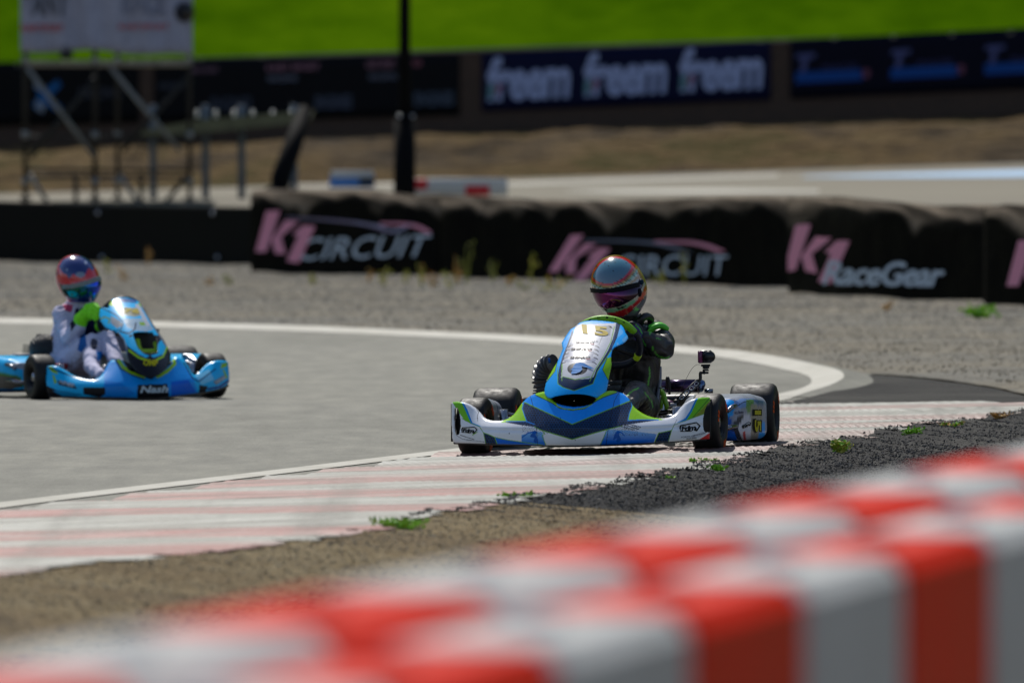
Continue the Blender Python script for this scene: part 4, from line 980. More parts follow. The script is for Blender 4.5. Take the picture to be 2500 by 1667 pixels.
def pod(V, par, side, outline, yq, ops, ext, name='side_pod', label=None):
    """side pod: a rounded box from the front face back along the kart"""
    secs = []
    for (y, xi, xo, zl, zh, rr) in ext:
        ring = []; n = 8
        for (cx_, cz_, a0) in ((xo-rr, zh-rr, 0), (xi+rr, zh-rr, 90), (xi+rr, zl+rr, 180), (xo-rr, zl+rr, 270)):
            for k in range(n+1): a = R(a0+90*k/n); ring.append((cx_+rr*math.cos(a), y, cz_+rr*math.sin(a)))
        secs.append(ring)
    # densify
    S = np.array(secs); m_ = len(ext); T = np.linspace(0, m_-1, 60)
    def at(t): i = min(int(t), m_-2); f = t-i; return S[i]*(1-f)+S[i+1]*f
    rings = np.array([at(t) for t in T]); n = rings.shape[1]
    # densify around
    K = 5; R2 = np.zeros((60, n*K, 3))
    for k in range(n):
        for j in range(K): f = j/K; R2[:, k*K+j] = rings[:, k]*(1-f)+rings[:, (k+1) % n]*f
    n *= K; Vv = R2.reshape(-1, 3); F = []
    for i in range(59):
        for k in range(n): F.append((i*n+k, i*n+(k+1) % n, (i+1)*n+(k+1) % n, (i+1)*n+k))
    # front cap rings shrinking
    base = R2[0]; c = base.mean(0); cur = list(range(n)); extra = []
    for q in range(1, 12):
        f = 1-q/12; ring = c+(base-c)*f; ring[:, 1] -= .02*(1-f*f)
        st = len(Vv)+len(extra)*0; Vv = np.concatenate([Vv, ring]); nw = list(range(len(Vv)-n, len(Vv)))
        for k in range(n): F.append((cur[(k+1) % n], cur[k], nw[k], nw[(k+1) % n]))
        cur = nw
    F.append(tuple(cur)); F.append(tuple(range(59*n, 60*n)))
    Vv = Vv*np.array([side, 1, 1]); 
    if side < 0: F = [f[::-1] for f in F]
    qx, qy = V.proj(Vv); cols = run_paint(ops, qx, qy)
    o = mkobj(name, Vv, F, M_paint, par, True, cols, label)
    return o, bvh_of(o)

# ------------------------------------------------------------ kart nearer to the camera
YAW1 = R(-9.0); ROLL1 = R(-1.15)
g1 = ground(1060+1000/2.613, 580+1372/2.613, .03)
k1 = empty('racing_kart', 'blue, lime and white racing kart with number 15 riding over the striped kerb', 'kart', tuple(g1), (0, ROLL1, YAW1), 'racing karts')
M1 = Matrix.Translation(Vector(g1)) @ Matrix.Rotation(YAW1, 4, 'Z') @ Matrix.Rotation(ROLL1, 4, 'Y')
Q = View(1060, 580, 2.613, M1)
chassis(k1, M_lime)
engine(k1, -1)
ST = R(-4)
wheel('front_wheel', k1, -.520, 0, .128, .128, .066, ST, 1)
wheel('front_wheel', k1, .535, 0, .128, .128, .066, ST, 1)
wheel('rear_wheel', k1, -.585, 1.04, .140, .205, .066, 0, 1)
wheel('rear_wheel', k1, .600, 1.04, .140, .205, .066, 0, 1)
# front bumper fairing
top = [(112, 1052), (128, 1047), (165, 1047), (205, 1054), (240, 1070), (272, 1092), (300, 1122), (322, 1148), (350, 1162), (385, 1168), (425, 1167), (465, 1157), (505, 1130), (535, 1092), (560, 1055), (600, 1018), (640, 998), (680, 986), (715, 984), (742, 1012), (765, 1045), (800, 1062), (850, 1074), (890, 1078), (950, 1074), (1000, 1060), (1025, 1040), (1045, 1010), (1080, 985), (1130, 975), (1175, 983), (1215, 1000), (1245, 1030), (1272, 1075), (1310, 1108), (1360, 1135), (1410, 1149), (1460, 1152), (1505, 1143), (1540, 1120), (1570, 1086), (1600, 1055), (1640, 1034), (1690, 1022), (1740, 1018), (1760, 1021)]
bot = [(1762, 1050), (1758, 1245), (1757, 1284), (1500, 1304), (1160, 1321), (900, 1329), (560, 1322), (330, 1317), (132, 1312), (118, 1290), (111, 1180)]
outline1 = [tuple(p) for p in spline(top, 4)]+bot
botl = [(100, 1310), (330, 1317), (560, 1322), (900, 1329), (1160, 1321), (1500, 1304), (1770, 1284)]
def dep1(x, y):
    sx = np.abs(x-925)/830.; yb = np.interp(x, [p[0] for p in botl], [p[1] for p in botl]); h = np.maximum(yb-y, 0)/1424.
    nose = np.exp(-((x-890)/300.)**2); fin = 1/(1+np.exp(-(sx-.80)*26)); wing = np.clip(1-nose-fin, 0, 1)
    d = -.50+.25*sx**2.2
    l0 = .062*nose+.055*wing+.06*fin; hh = np.maximum(h-l0, 0)
    hh = np.sqrt(hh*hh+.0006)-.0245
    d = d + hh*(.58*nose+1.5*wing+.35*fin)
    # ledge above the lower lip, scooped wings
    d += .010*np.exp(-((h-.064)/.008)**2)*(wing+.5*fin)
    d += .012*np.maximum(1-h/.05, 0)**2
    d -= .03*np.exp(-((x-890)/110.)**2)*np.clip(h/.08, 0, 1)*np.clip((.2-h)/.1, 0, 1)
    return d
notch = [[(125, 1092), (148, 1080), (160, 1110), (168, 1160), (170, 1205), (160, 1255), (136, 1262), (126, 1230), (122, 1150)],
         [(1770, 1045), (1745, 1060), (1726, 1100), (1716, 1150), (1714, 1195), (1720, 1230), (1735, 1246), (1770, 1240)]]
HX = 17.
chev_t = [(572, 1048), (880, 1190), (1256, 1038)]
chev = [(572, 1048), (880, 1190), (1256, 1038), (1262, 1075), (1245, 1120), (1238, 1163), (1330, 1160), (1428, 1163), (1330, 1178), (1215, 1195), (1100, 1222), (880, 1284), (690, 1228), (650, 1208), (560, 1196), (452, 1178), (500, 1172), (590, 1172), (575, 1130), (562, 1090)]
ops1 = [('fill', WHITE),
 ('poly', [(425, 1180), (470, 1140), (560, 1040), (600, 1020), (590, 1175), (520, 1172)], LIME), ('poly', [(1235, 1170), (1240, 1000), (1300, 1080), (1380, 1140), (1470, 1160), (1425, 1166), (1330, 1160)], LIME),
 ('poly', [(560, 1060), (600, 1000), (720, 960), (1170, 960), (1262, 1045), (880, 1195)], BLUE),
 ('poly', [(640, 990), (720, 970), (745, 1000), (790, 1075), (700, 1030), (650, 1003)], LIME), ('poly', [(1170, 985), (1120, 960), (1040, 1000), (985, 1070), (1080, 1018)], LIME),
 ('line', [(645, 1003), (700, 1030), (760, 1060), (800, 1088), (880, 1102), (960, 1090), (1020, 1050), (1080, 1018), (1172, 986)], 2.5, (20, 60, 30)),
 ('line', [(780, 1075), (830, 1092), (890, 1097), (960, 1086), (1005, 1062)], 3.5, (120, 170, 30)),
 ('hex', chev, HX, 3.6, NAVY, (16, 62, 108)),
 ('line', chev_t, 3, (100, 160, 40)), ('line', [(572, 1048), (562, 1090), (575, 1130), (592, 1175)], 3, (30, 130, 200)), ('line', [(1256, 1038), (1262, 1075), (1245, 1120), (1236, 1166)], 3, (30, 130, 200)),
 ('line', [(640, 1206), (690, 1230), (880, 1286), (1100, 1224), (1200, 1200)], 3, (110, 165, 40)), ('line', [(460, 1172), (590, 1172), (640, 1190)], 3, (20, 120, 210)), ('line', [(1430, 1162), (1330, 1160), (1236, 1166)], 3, (20, 120, 210)),
 # lower blue fields
 ('grad', [(556, 1258), (640, 1236), (690, 1240), (712, 1330), (556, 1326)], 1240, 1315, (120, 178, 226), (0, 110, 214)),
 ('grad', [(1060, 1325), (1085, 1255), (1110, 1222), (1220, 1228), (1420, 1252), (1400, 1312), (1200, 1325)], 1225, 1300, (140, 186, 226), (0, 100, 208)),
 ('hex', [(312, 1243), (345, 1254), (385, 1272), (405, 1325), (328, 1325)], HX, 3.6, NAVY, (16, 62, 108)), ('poly', [(385, 1272), (470, 1290), (700, 1325), (405, 1325)], (0, 100, 208)),
 ('line', [(312, 1243), (345, 1254), (385, 1272), (470, 1290), (690, 1322)], 2.2, (110, 170, 40)), ('line', [(385, 1272), (405, 1325)], 2.2, (110, 170, 40)),
 ('hex', [(1405, 1310), (1432, 1246), (1470, 1238), (1516, 1228), (1494, 1306)], HX, 3.6, NAVY, (16, 62, 108)), ('line', [(1405, 1305), (1432, 1246), (1516, 1228)], 2.2, (110, 170, 40)),
 ('line', [(690, 1232), (705, 1250), (688, 1262), (712, 1322)], 2.2, (110, 170, 40)), ('line', [(1100, 1226), (1086, 1262), (1060, 1320)], 2.2, (110, 170, 40)),
 # fins
 ('poly', [(108, 1035), (168, 1035), (198, 1100), (236, 1182), (195, 1168), (176, 1140), (140, 1090)], (112, 186, 20)), ('poly', [(168, 1035), (180, 1035), (214, 1100), (244, 1180), (300, 1202), (285, 1204), (234, 1182), (198, 1100)], (0, 130, 206)),
 ('line', [(176, 1152), (232, 1183), (290, 1206), (315, 1245), (330, 1318)], 2, (110, 160, 60)),
 ('poly', [(1686, 1010), (1768, 1010), (1755, 1070), (1724, 1122), (1606, 1164), (1640, 1112)], (112, 186, 20)), ('poly', [(1676, 1010), (1688, 1010), (1642, 1112), (1608, 1164), (1540, 1184), (1600, 1152), (1630, 1108)], (0, 130, 206)),
 ('poly', [(1768, 1030), (1728, 1120), (1650, 1150), (1700, 1100)], (130, 140, 24)), ('line', [(1760, 1020), (1650, 1146)], 1.8, (24, 40, 20)),
 ('line', [(1722, 1124), (1606, 1166), (1530, 1194), (1514, 1232), (1494, 1300)], 2, (110, 160, 60)),
 ('poly', [(1690, 1288), (1766, 1238), (1766, 1290)], (200, 40, 40)), ('poly', [(1640, 1262), (1742, 1228), (1766, 1236), (1700, 1268), (1650, 1282)], (190, 192, 200)),
 ('line', [(1650, 1262), (1705, 1252), (1745, 1238)], 1.8, (30, 30, 34)), ('line', [(165, 1258), (200, 1270), (255, 1286)], 1.8, (30, 30, 34)), ('line', [(145, 1262), (180, 1284), (320, 1302)], 1.6, (120, 122, 128)),
 # seams
 ('line', [(612, 1006), (630, 1070), (650, 1170), (660, 1325)], 1.6, (10, 14, 24)), ('line', [(1180, 985), (1150, 1040), (1110, 1220), (1096, 1325)], 1.6, (10, 14, 24)), ('line', [(272, 1094), (284, 1112), (275, 1140), (278, 1170)], 1.8, (30, 34, 40)), ('line', [(1548, 1160), (1530, 1196)], 1.4, (60, 64, 70)),
 # scuffs
 ('fn', lambda x, y, c: (((np.sin(x*.31+np.sin(y*.5)*2)+np.sin(x*.13-y*.41)*1.2+np.sin(y*.9+x*.05)) > .35) & ((((x-1252)+(y-1208)*.8)/72)**2+((y-1208-(x-1250)*.12)/19)**2 < 1), lin((52, 52, 58)))),
 ('fn', lambda x, y, c: (((np.sin(x*.21+y*.5)+np.sin(x*.53-y*.31)) > 1.1) & (y > 1190) & (y < 1262) & (((x > 560) & (x < 740)) | ((x > 1140) & (x < 1300))) & (y < 1262-np.abs(x-660)*.2+300*(x > 1000)), lin((90, 90, 98)))),
 ('fn', lambda x, y, c: (((np.sin(x*.9+y*.13)+np.sin(x*.37-y*.05)) > 1.45) & (((x-1300)/70)**2+((y-1257)/7)**2 < 1), lin((24, 34, 52)))),
 ('poly', [(620, 1252), (640, 1228), (656, 1236), (648, 1256), (664, 1290), (650, 1312), (634, 1300), (640, 1276), (610, 1270)], (0, 84, 172)), ('line', [(560, 1274), (600, 1244), (636, 1238)], 4, (0, 96, 184)),
 ('poly', [(1150, 1252), (1170, 1230), (1188, 1236), (1180, 1256), (1194, 1288), (1180, 1306), (1160, 1300), (1168, 1276), (1140, 1292)], (0, 84, 172)), ('line', [(1214, 1262), (1190, 1240), (1166, 1236)], 4, (0, 96, 184)),
 ('ell', 478, 1248, 3, 4, (20, 20, 26)), ('ell', 805, 1150, 3, 5, (10, 40, 90)), ('ell', 900, 1290, 3, 3, (60, 60, 66)),
]
fb, fbv = panel('front_bumper', Q, outline1, dep1, ops1, 2.6, M_paint, k1, .006, er=.012, notch=notch, keep=True)
# inner black skin of the end openings
for (cx, w_, yl) in ((132, 34, -.20), (1742, 34, -.16)):
    m = MB(); p = [Q.P(cx-w_*.5, yy, yl+.02) for yy in np.linspace(1060, 1300, 12)]; r_ = [Q.P(cx+w_*.2, yy, yl+.16) for yy in np.linspace(1060, 1300, 12)]
    if cx > 900: p = [Q.P(1765, yy, yl+.01) for yy in np.linspace(1030, 1280, 12)]; r_ = [Q.P(1775, yy, yl+.14) for yy in np.linspace(1030, 1280, 12)]
    V = p+r_; F = [(i, i+1, 13+i, 12+i) for i in range(11)]; m.add(V, F, (10, 10, 12)); ob = m.build('end_plate', M_plain, k1); ob.modifiers.new('s', 'SOLIDIFY').thickness = .006
# underside lip
m = MB(); pts = [Q.P(x, y-2, float(dep1(np.array([x*1.]), np.array([y*1.]))[0])+.012) for x, y in dens(botl[:], 8) if 120 < x < 1757]; m.tube(pts, .006, 8, col=(12, 12, 14)); m.build('lower_lip', M_plain, fb)
# text on the bumper
def fdm(v, bv, par, cx, cy, s, ang, col=(14, 14, 16), lime=False):
    lettering('lettering', v, bv, 'Fdm', cx-6*s, cy+4*s, 74*s, 26*s, ang, col, par, .25, .045, .9, off=.0025)
    ca, sa = math.cos(ang), math.sin(ang)
    def T(P): return [(cx+a*s*ca-b*s*sa, cy+a*s*sa+b*s*ca) for a, b in P]
    shape('logo_bar', v, bv, [T([(-44, -16), (30, -22), (34, -17), (-40, -11)]), T([(30, -22), (36, -22), (54, -2), (46, -2)]), T([(54, -2), (46, -2), (26, 20), (34, 22)]), T([(26, 4), (34, 4), (30, 20), (22, 18)]), T([(-50, 0), (-44, -16), (-38, -14), (-46, 14)]), T([(-48, 12), (10, 18), (10, 21), (-48, 16)])], col, par, off=.0025)
    if lime: shape('logo_bar', v, bv, [T([(22, 28), (54, 8), (54, 12), (24, 33)])], (110, 170, 40), par, off=.0025)
fdm(Q, fbv, fb, 224, 1227, 1.0, .04, lime=True)
fdm(Q, fbv, fb, 1628, 1210, 1.32, -.10)
lettering('lettering', Q, fbv, 'FORMULA', 1618, 1268, 88, 9, -.08, (70, 72, 78), fb, 0, 0)
lettering('lettering', Q, fbv, 'RACING', 1640, 1279, 62, 8, -.08, (50, 52, 58), fb, 0, .02)
lettering('lettering', Q, fbv, 'FORMULA', 232, 1292, 52, 6, .02, (120, 122, 128), fb, 0, 0)

# front panel under the wheel
def zq(a, b): return (496.5+.5833*a, 392+.5833*b)
pl = [zq(*p) for p in [(690, 300), (640, 330), (605, 380), (575, 425), (545, 475), (546, 505), (556, 540), (530, 610), (500, 680), (450, 760), (400, 850), (370, 920), (355, 985), (356, 1035), (375, 1065), (400, 1083), (428, 1084), (470, 1068), (530, 1054), (600, 1044), (680, 1039), (780, 1043), (850, 1056), (905, 1075), (935, 1080), (970, 1070), (1010, 1040), (1035, 1000), (1047, 950), (1060, 860), (1078, 780), (1090, 720), (1086, 660), (1088, 610), (1098, 560), (1120, 533), (1160, 513), (1215, 490), (1250, 462), (1271, 430), (1266, 405), (1245, 375), (1225, 320), (1200, 288), (1150, 262), (1100, 252), (1060, 246), (970, 236), (880, 233), (800, 240), (740, 258)]]
def dep2(x, y):
    t = np.clip((1025-y)/495., 0, 1.05); xc = 880+175*t; s = (x-xc)/190.
    lipx = np.exp(-((y-1010)/40.)**2)
    return -.45+.14*t+.40*t*t+.085*s*s*(1-.35*t)+.02*lipx*(1-s*s)*0 + .012*np.sin(np.clip(s, -1.2, 1.2)*0)+.03*np.clip(np.abs(s)-1, 0, 1)
def swirl(x, y, c):
    m_ = (y < 720) & (x > 1165)
    k = np.clip(.5+.5*np.sin((x-1150)*.09+np.sin(y*.06)*2), 0, 1)[..., None]; return m_ & (k[..., 0] > .62), lin((96, 176, 236))
cen = [zq(*p) for p in [(700, 280), (1140, 262), (1130, 330), (1100, 440), (1050, 560), (990, 660), (920, 770), (895, 850), (850, 870), (690, 880), (560, 848), (535, 860), (548, 700), (585, 600), (630, 470), (670, 380)]]
band = [zq(*p) for p in [(1190, 262), (1150, 420), (1085, 560), (1010, 690), (940, 780), (915, 860), (885, 925), (780, 965), (680, 1002), (560, 965), (507, 925), (500, 840), (520, 740), (555, 620), (600, 510), (640, 400), (660, 330), (668, 380), (628, 480), (585, 600), (548, 700), (535, 860), (560, 848), (690, 880), (850, 870), (895, 850), (920, 770), (990, 660), (1050, 560), (1100, 440), (1135, 262)]]
def Z(*P): return [zq(*p) for p in P]
ops2 = [('fill', SKY), ('fn', swirl), ('poly', Z((355, 900), (400, 830), (480, 660), (495, 690), (470, 790), (420, 850), (375, 900)), LIME), ('poly', Z((1052, 885), (990, 770), (1040, 645), (1095, 630), (1100, 720), (1070, 860)), LIME), ('line', Z((1052, 885), (990, 770), (1040, 645)), 2, (40, 90, 30)),
 ('line', Z((480, 660), (495, 690), (470, 790), (378, 905)), 2, (40, 90, 30)),
 ('hex', band, 13., 3., NAVY, (16, 62, 108)), ('line', Z((500, 740), (500, 925), (560, 965), (680, 1002), (780, 965), (885, 925), (935, 790), (1085, 560)), 2.2, (110, 170, 40)),
 ('poly', cen, (196, 198, 206)), ('line', Z((1120, 300), (1080, 470), (1010, 610), (905, 780), (850, 900)), 2.5, (120, 170, 60)), ('line', Z((548, 700), (545, 890)), 2.5, (130, 180, 60)), ('line', Z((560, 848), (690, 880), (850, 848)), 2, (110, 170, 40)),
 ('poly', Z((640, 480), (900, 490), (880, 560), (590, 550)), (150, 154, 172)), ('poly', Z((620, 560), (900, 570), (880, 640), (580, 630)), (154, 158, 176)), ('poly', Z((560, 660), (930, 640), (900, 700), (580, 690)), (158, 162, 180)),
 ('poly', Z((730, 290), (1090, 290), (1070, 400), (700, 390)), (160, 162, 164)),
 ('line', Z((990, 405), (950, 500)), 1.2, (40, 44, 50)), ('line', Z((1140, 262), (1120, 400), (1090, 560)), 1.4, (80, 100, 140)),
 ('ell', *zq(714, 763), 64, 39, (30, 36, 46)),
]
# louvre slots
for (x, y, s) in ((640, 512, -1), (612, 560, -1), (594, 602, -1), (584, 645, -1), (560, 700, -1)): ops2.append(('line', Z((x-22, y+14), (x-4, y-2), (x+24, y-8)), 2.4, (28, 30, 36)))
for (x, y) in ((935, 520), (928, 560), (922, 602), (920, 648), (905, 698)): ops2.append(('line', Z((x-26, y-10), (x, y-2), (x+18, y+14)), 2.4, (28, 30, 36)))
ops2.append(('poly', Z((1050, 290), (1085, 300), (1104, 326), (1075, 312)), (20, 22, 28)))
fp, fpv = panel('front_panel', Q, pl, dep2, ops2, 2.2, M_paint, k1, .005, er=.006, keep=True)
for (t, cx, cy, wd, hh, c) in (('SHINKO', *zq(745, 642), 130, 14, (16, 18, 40)), ('SHINKO', *zq(758, 551), 134, 14, (16, 18, 40)), ('SHINKO', *zq(797, 480), 118, 10, (16, 18, 40))):
    lettering('lettering', Q, fpv, t, cx, cy, wd, hh, .0, c, fp, .25, .05, 1.0)
    shape('logo_bar', Q, fpv, [[(cx+wd*.30, cy+9), (cx+wd*.5, cy+9), (cx+wd*.5, cy+12), (cx+wd*.30, cy+12)]], (190, 60, 70), fp)
lettering('lettering', Q, fpv, 'SANTANA', *zq(818, 461), 148, 9, .03, (130, 136, 140), fp, 0, .0, 1.1)
lettering('race_number', Q, fpv, '15', *zq(905, 345), 176, 58, .12, (168, 146, 34), fp, -.1, .035, 1.1)
shape('emblem', Q, fpv, [Z((650, 805), (665, 780), (640, 778), (670, 755), (672, 735), (700, 706), (745, 696), (790, 704), (820, 725), (850, 740), (902, 770), (850, 762), (800, 748), (762, 742), (770, 775), (745, 800), (700, 818), (650, 822))], (0, 124, 200), fp, off=.003)
# dark duct under the panel
m = MB(); V = []; F = []
for i in range(25):
    a = 2*math.pi*i/24
    for (sc_, yl) in ((1., -.40), (.85, -.2), (.02, -.12)): V.append(Q.P(892+150*math.cos(a)*sc_, 1040+46*math.sin(a)*sc_, yl))
for i in range(24):
    for j in (0, 1): q = i*3+j; F.append((q, q+3, q+4, q+1))
m.add(V, F, (10, 11, 14)); m.build('air_duct', M_black, fb)

# side pods
podops = [('fill', (150, 156, 170)), ('poly', [(1850, 1020), (1912, 1040), (1920, 1080), (1900, 1140), (1850, 1145)], SKY), ('poly', [(1850, 1145), (1880, 1140), (1915, 1200), (1925, 1260), (1935, 1300), (1850, 1310)], (0, 90, 190)),
 ('poly', [(1912, 1045), (1960, 1025), (2040, 1028), (2000, 1080), (1950, 1090)], (120, 150, 200)), ('poly', [(1990, 1035), (2040, 1030), (2035, 1110), (1990, 1110)], (110, 150, 90)), ('poly', [(1908, 1190), (1950, 1130), (1985, 1120), (1935, 1215), (1968, 1300), (1930, 1280), (1915, 1240)], (50, 54, 64)),
 ('poly', [(1935, 1215), (1985, 1125), (2020, 1140), (2030, 1300), (1965, 1290)], (206, 206, 212)), ('poly', [(1968, 1240), (1984, 1232), (1990, 1290), (1975, 1296)], (190, 60, 60)),
 ('poly', [(2020, 1060), (2090, 1070), (2096, 1280), (2020, 1290)], (150, 146, 130)), ('poly', [(2030, 1030), (2100, 1040), (2100, 1100), (2060, 1060)], (90, 110, 150)), ('poly', [(2086, 1180), (2110, 1180), (2110, 1300), (2060, 1300)], SKY), ('poly', [(1840, 1300), (2100, 1290), (2100, 1340), (1840, 1340)], (60, 30, 34)),
 ('line', [(1900, 1230), (1935, 1215), (1968, 1300)], 2, (20, 20, 24)), ('line', [(1925, 1080), (1970, 1050), (2010, 1040)], 2, (30, 30, 40))]
ext1 = [(.36, .40, .60, .045, .20, .045), (.40, .37, .625, .035, .225, .05), (.5, .35, .65, .03, .235, .05), (.65, .34, .672, .03, .24, .05), (.82, .34, .685, .03, .225, .045)]
pd, pdv = pod(Q, k1, 1, None, None, podops, ext1)
fdm(Q, pdv, pd, 1990, 1196, .62, -.45)
lettering('race_number', Q, pdv, '15', 2058, 1170, 150, 60, 1.57, (24, 24, 26), pd, 0, .07, 1.0)
lettering('race_number', Q, pdv, '15', 2060, 1170, 136, 40, 1.57, (186, 176, 40), pd, 0, .03, 1.0, off=.004)
lettering('lettering', Q, pdv, 'H.L.Stone', 1942, 1114, 56, 18, -.12, (60, 50, 80), pd, .2, .02)
pod(Q, k1, -1, None, None, [('fill', (150, 156, 170)), ('poly', [(0, 1000), (300, 1000), (300, 1120), (0, 1120)], SKY)], [(e_[0], .53)+e_[2:] for e_ in ext1])

# steering wheel: tilted ring, lime top, dark lower half with lime-yellow band
def steering(V, par, cx, cy, yc, rx, rz, tilt, mats, tube=.0165, band=True):
    c = V.P(cx, cy, yc); u = np.array([1, 0, 0.]); v = np.array([0, -math.sin(tilt), math.cos(tilt)])
    def P(a):
        k = 1 - .20*max(0, -math.sin(a))**3
        return c+u*rx*math.cos(a)+v*rz*math.sin(a)*k
    root = None
    for nm, a0, a1, col, lb in mats:
        m = MB(); m.tube([P(R(a0)+(R(a1)-R(a0))*i/40) for i in range(41)], tube*(1.0 if nm != 'grip_band' else 1.06), 16, col=col)
        if root is None: root = m.build('steering_wheel', mat('wheel_grip', attr=True, rough=.5, nscale=60, namt=.15, bscale=90, bamt=.2), par, label=lb)
        else: m.build(nm, mat('wheel_grip'), root, label=lb)
    m = MB()
    for a in (-30, 90, 210): m.tube([c+np.array([0, 0, .0]), P(R(a))], .009, 8, col=(20, 20, 24))
    m.lathe([(-.01, 0), (-.01, .045), (.01, .045), (.01, 0)], c, 'y', 24, col=(24, 24, 28)); m.build('hub_plate', M_plain, root)
    m = MB(); m.box(c+np.array([0, .0, .045]), (.10, .03, .06), col=(8, 8, 12), M=Matrix.Rotation(-tilt, 3, 'X').to_4x4()); m.build('display', M_plain, root)
    return root, P, c
sw, SP, SC = steering(Q, k1, 1100, 684, .36, .150, .150, R(38), [('rim', -170, 28, (14, 20, 34), None), ('grip', 28, 152, (122, 186, 16), 'lime top of the grip'), ('grip', 152, 190, (14, 20, 34), None), ('grip_band', -34, -22, (186, 220, 20), 'yellow-green band')])
swb = bvh_of([o for o in bpy.data.objects if o.parent == sw and o.name.startswith('grip')][0])
for i, ch in enumerate('OMNIRO'):
    a = R(128-i*15); p = SP(a); qx, qy = Q.proj(p)
    lettering('lettering', Q, swb, ch, float(qx), float(qy)-8, 13, 10, (math.pi/2-a)*.8, (14, 20, 10), sw, 0, .04, off=.003)

# exhaust, action camera on its arm, strut, airbox hose
MX = mat('tempered_exhaust', attr=True, rough=.22, metal=.9, nscale=8, namt=.3, rvar=.08)
m = MB(); c0 = Q.P(1425, 946, 1.02); c1 = Q.P(1690, 946, 1.0); m.tube([c0, c1], .030, 28, col=(58, 44, 72)); m.tube([c1, Q.P(1708, 944, 1.0), Q.P(1722, 944, 1.), Q.P(1728, 946, 1.)], [.030, .029, .022, .008], 28, col=(84, 104, 140)); eh = m.build('exhaust', MX, k1)
m = MB(); m.tube([Q.P(1684, 948, 1.0), Q.P(1690, 948, 1.)], .0325, 28, col=(120, 110, 120)); m.build('exhaust_band', MX, eh)
m = MB(); m.tube([Q.P(1725, 978, 1.01), Q.P(1778, 978, 1.01)], .010, 16, col=(110, 118, 130)); m.build('tail_pipe', MX, eh)
m = MB(); m.tube(spline([Q.P(1500, 1000, .98), Q.P(1502, 950, .97), Q.P(1496, 905, .97), Q.P(1490, 892, .975), Q.P(1484, 902, .98), Q.P(1486, 960, .99)], 5), .006, 10, col=(36, 34, 36)); m.build('hose', M_plain, k1)
ac = MB(); cc = Q.P(1722, 760, .66); ac.box(cc+np.array([.004, .0, 0]), (.062, .035, .058), ch=.3, col=(10, 10, 12)); aco = ac.build('action_camera', mat('camera_plastic', attr=True, rough=.32), k1)
m = MB(); m.lathe([(-.03, 0), (-.03, .024), (-.026, .0265), (0, .0265)], Q.P(1757, 760, .64), 'y', 32, col=(16, 18, 20)); m.build('lens', mat('camera_plastic'), aco)
m = MB(); m.box(Q.P(1697, 760, .64), (.020, .012, .052), ch=.3, col=(120, 44, 88)); m.build('front_screen', mat('camera_plastic'), aco)
m = MB()
for (x, y, wd, hh) in ((1732, 815, .040, .010), (1732, 828, .020, .014), (1722, 822, .012, .018), (1746, 822, .012, .018), (1732, 845, .026, .008), (1728, 862, .030, .010)): m.box(Q.P(x, y, .66), (wd, .02, hh), ch=.2, col=(14, 14, 15))
m.build('camera_mount', M_plain, aco)
m = MB(); m.tube(spline([Q.P(1728, 862, .66), Q.P(1700, 862, .66), Q.P(1698, 900, .66), Q.P(1685, 920, .66)], 5), .0075, 12, col=(16, 16, 17))
A_ = Q.P(1690, 915, .66); B_ = Q.P(1556, 1040, .64); tv = (B_-A_)/np.linalg.norm(B_-A_); nv = np.cross(tv, [0, 1, 0])
for s in (-1, 1): m.tube([A_+nv*.011*s, B_+nv*.011*s], .0035, 8, col=(30, 30, 32))
m.build('camera_arm', M_plain, k1)
ma_ = MB()
for k in range(4):
    c = A_+(B_-A_)*(k+.55)/4.3; L2 = .010
    ring = [c+tv*L2*1.1*math.cos(a)+nv*.0085*math.sin(a) for a in np.linspace(0, 6.28, 17)[:-1]]; ma_.tube(ring, .0028, 6, col=(200, 200, 205), closed=True)
ma_.build('arm_link', M_metal, k1)
m = MB(); m.ball(Q.P(1545, 1052, .64), .016, col=(12, 12, 13)); m.lathe([(-.014, .012), (.014, .012), (.014, 0)], Q.P(1528, 1070, .63), 'x', 14, col=(150, 150, 156)); m.build('clamp', M_plain, k1)
m = MB(); m.tube(spline([Q.P(1700, 810, .66), Q.P(1672, 812, .66), Q.P(1640, 842, .7), Q.P(1600, 915, .74), Q.P(1560, 985, .78), Q.P(1520, 1022, .8)], 6), .0009, 6, col=(30, 30, 32)); m.build('safety_wire', M_plain, k1)
m = MB(); m.tube([Q.P(1430, 945, .74), Q.P(1462, 1000, .72), Q.P(1495, 1115, .68)], [.007, .013, .010], 12); m.tube([Q.P(1462, 1000, .72), Q.P(1446, 1090, .7)], .008, 10); m.build('seat_strut', M_lime, k1)
m = MB(); m.tube([Q.P(1478, 1050, .80), Q.P(1520, 1075, .80)], [.016, .022], 16, col=(96, 40, 84)); m.build('anodised_bolt', M_plain, k1)
m = MB(); m.tube([Q.P(1436, 958, .70), Q.P(1470, 962, .70)], .003, 8); m.build('stud', M_metal, k1)
for (a, b) in (((1436, 1130), (1540, 1120)), ((1450, 1110), (1560, 1128)), ((1500, 1085), (1560, 1100))):
    m = MB(); m.tube([Q.P(*a, .66), Q.P((a[0]+b[0])/2, a[1]-8, .62), Q.P(*b, .6)], .006, 8, col=(30, 32, 30)); m.build('cable', M_plain, k1)
hs = MB(); path = spline([Q.P(760, 800, .42), Q.P(722, 806, .44), Q.P(690, 840, .46), Q.P(678, 890, .48), Q.P(680, 940, .48), Q.P(690, 985, .48), Q.P(700, 1040, .48)], 30)
L__ = len(path); rr = [(.034 if i < L__*.62 else .029)+.006*math.sin(i*2*math.pi/15)+.002*math.sin(i*4*math.pi/15) for i in range(L__)]
hs.tube(path, rr, 26, col=(84, 84, 86)); hs.build('intake_hose', mat('hose_rubber', attr=True, rough=.34, spec=.6), k1)
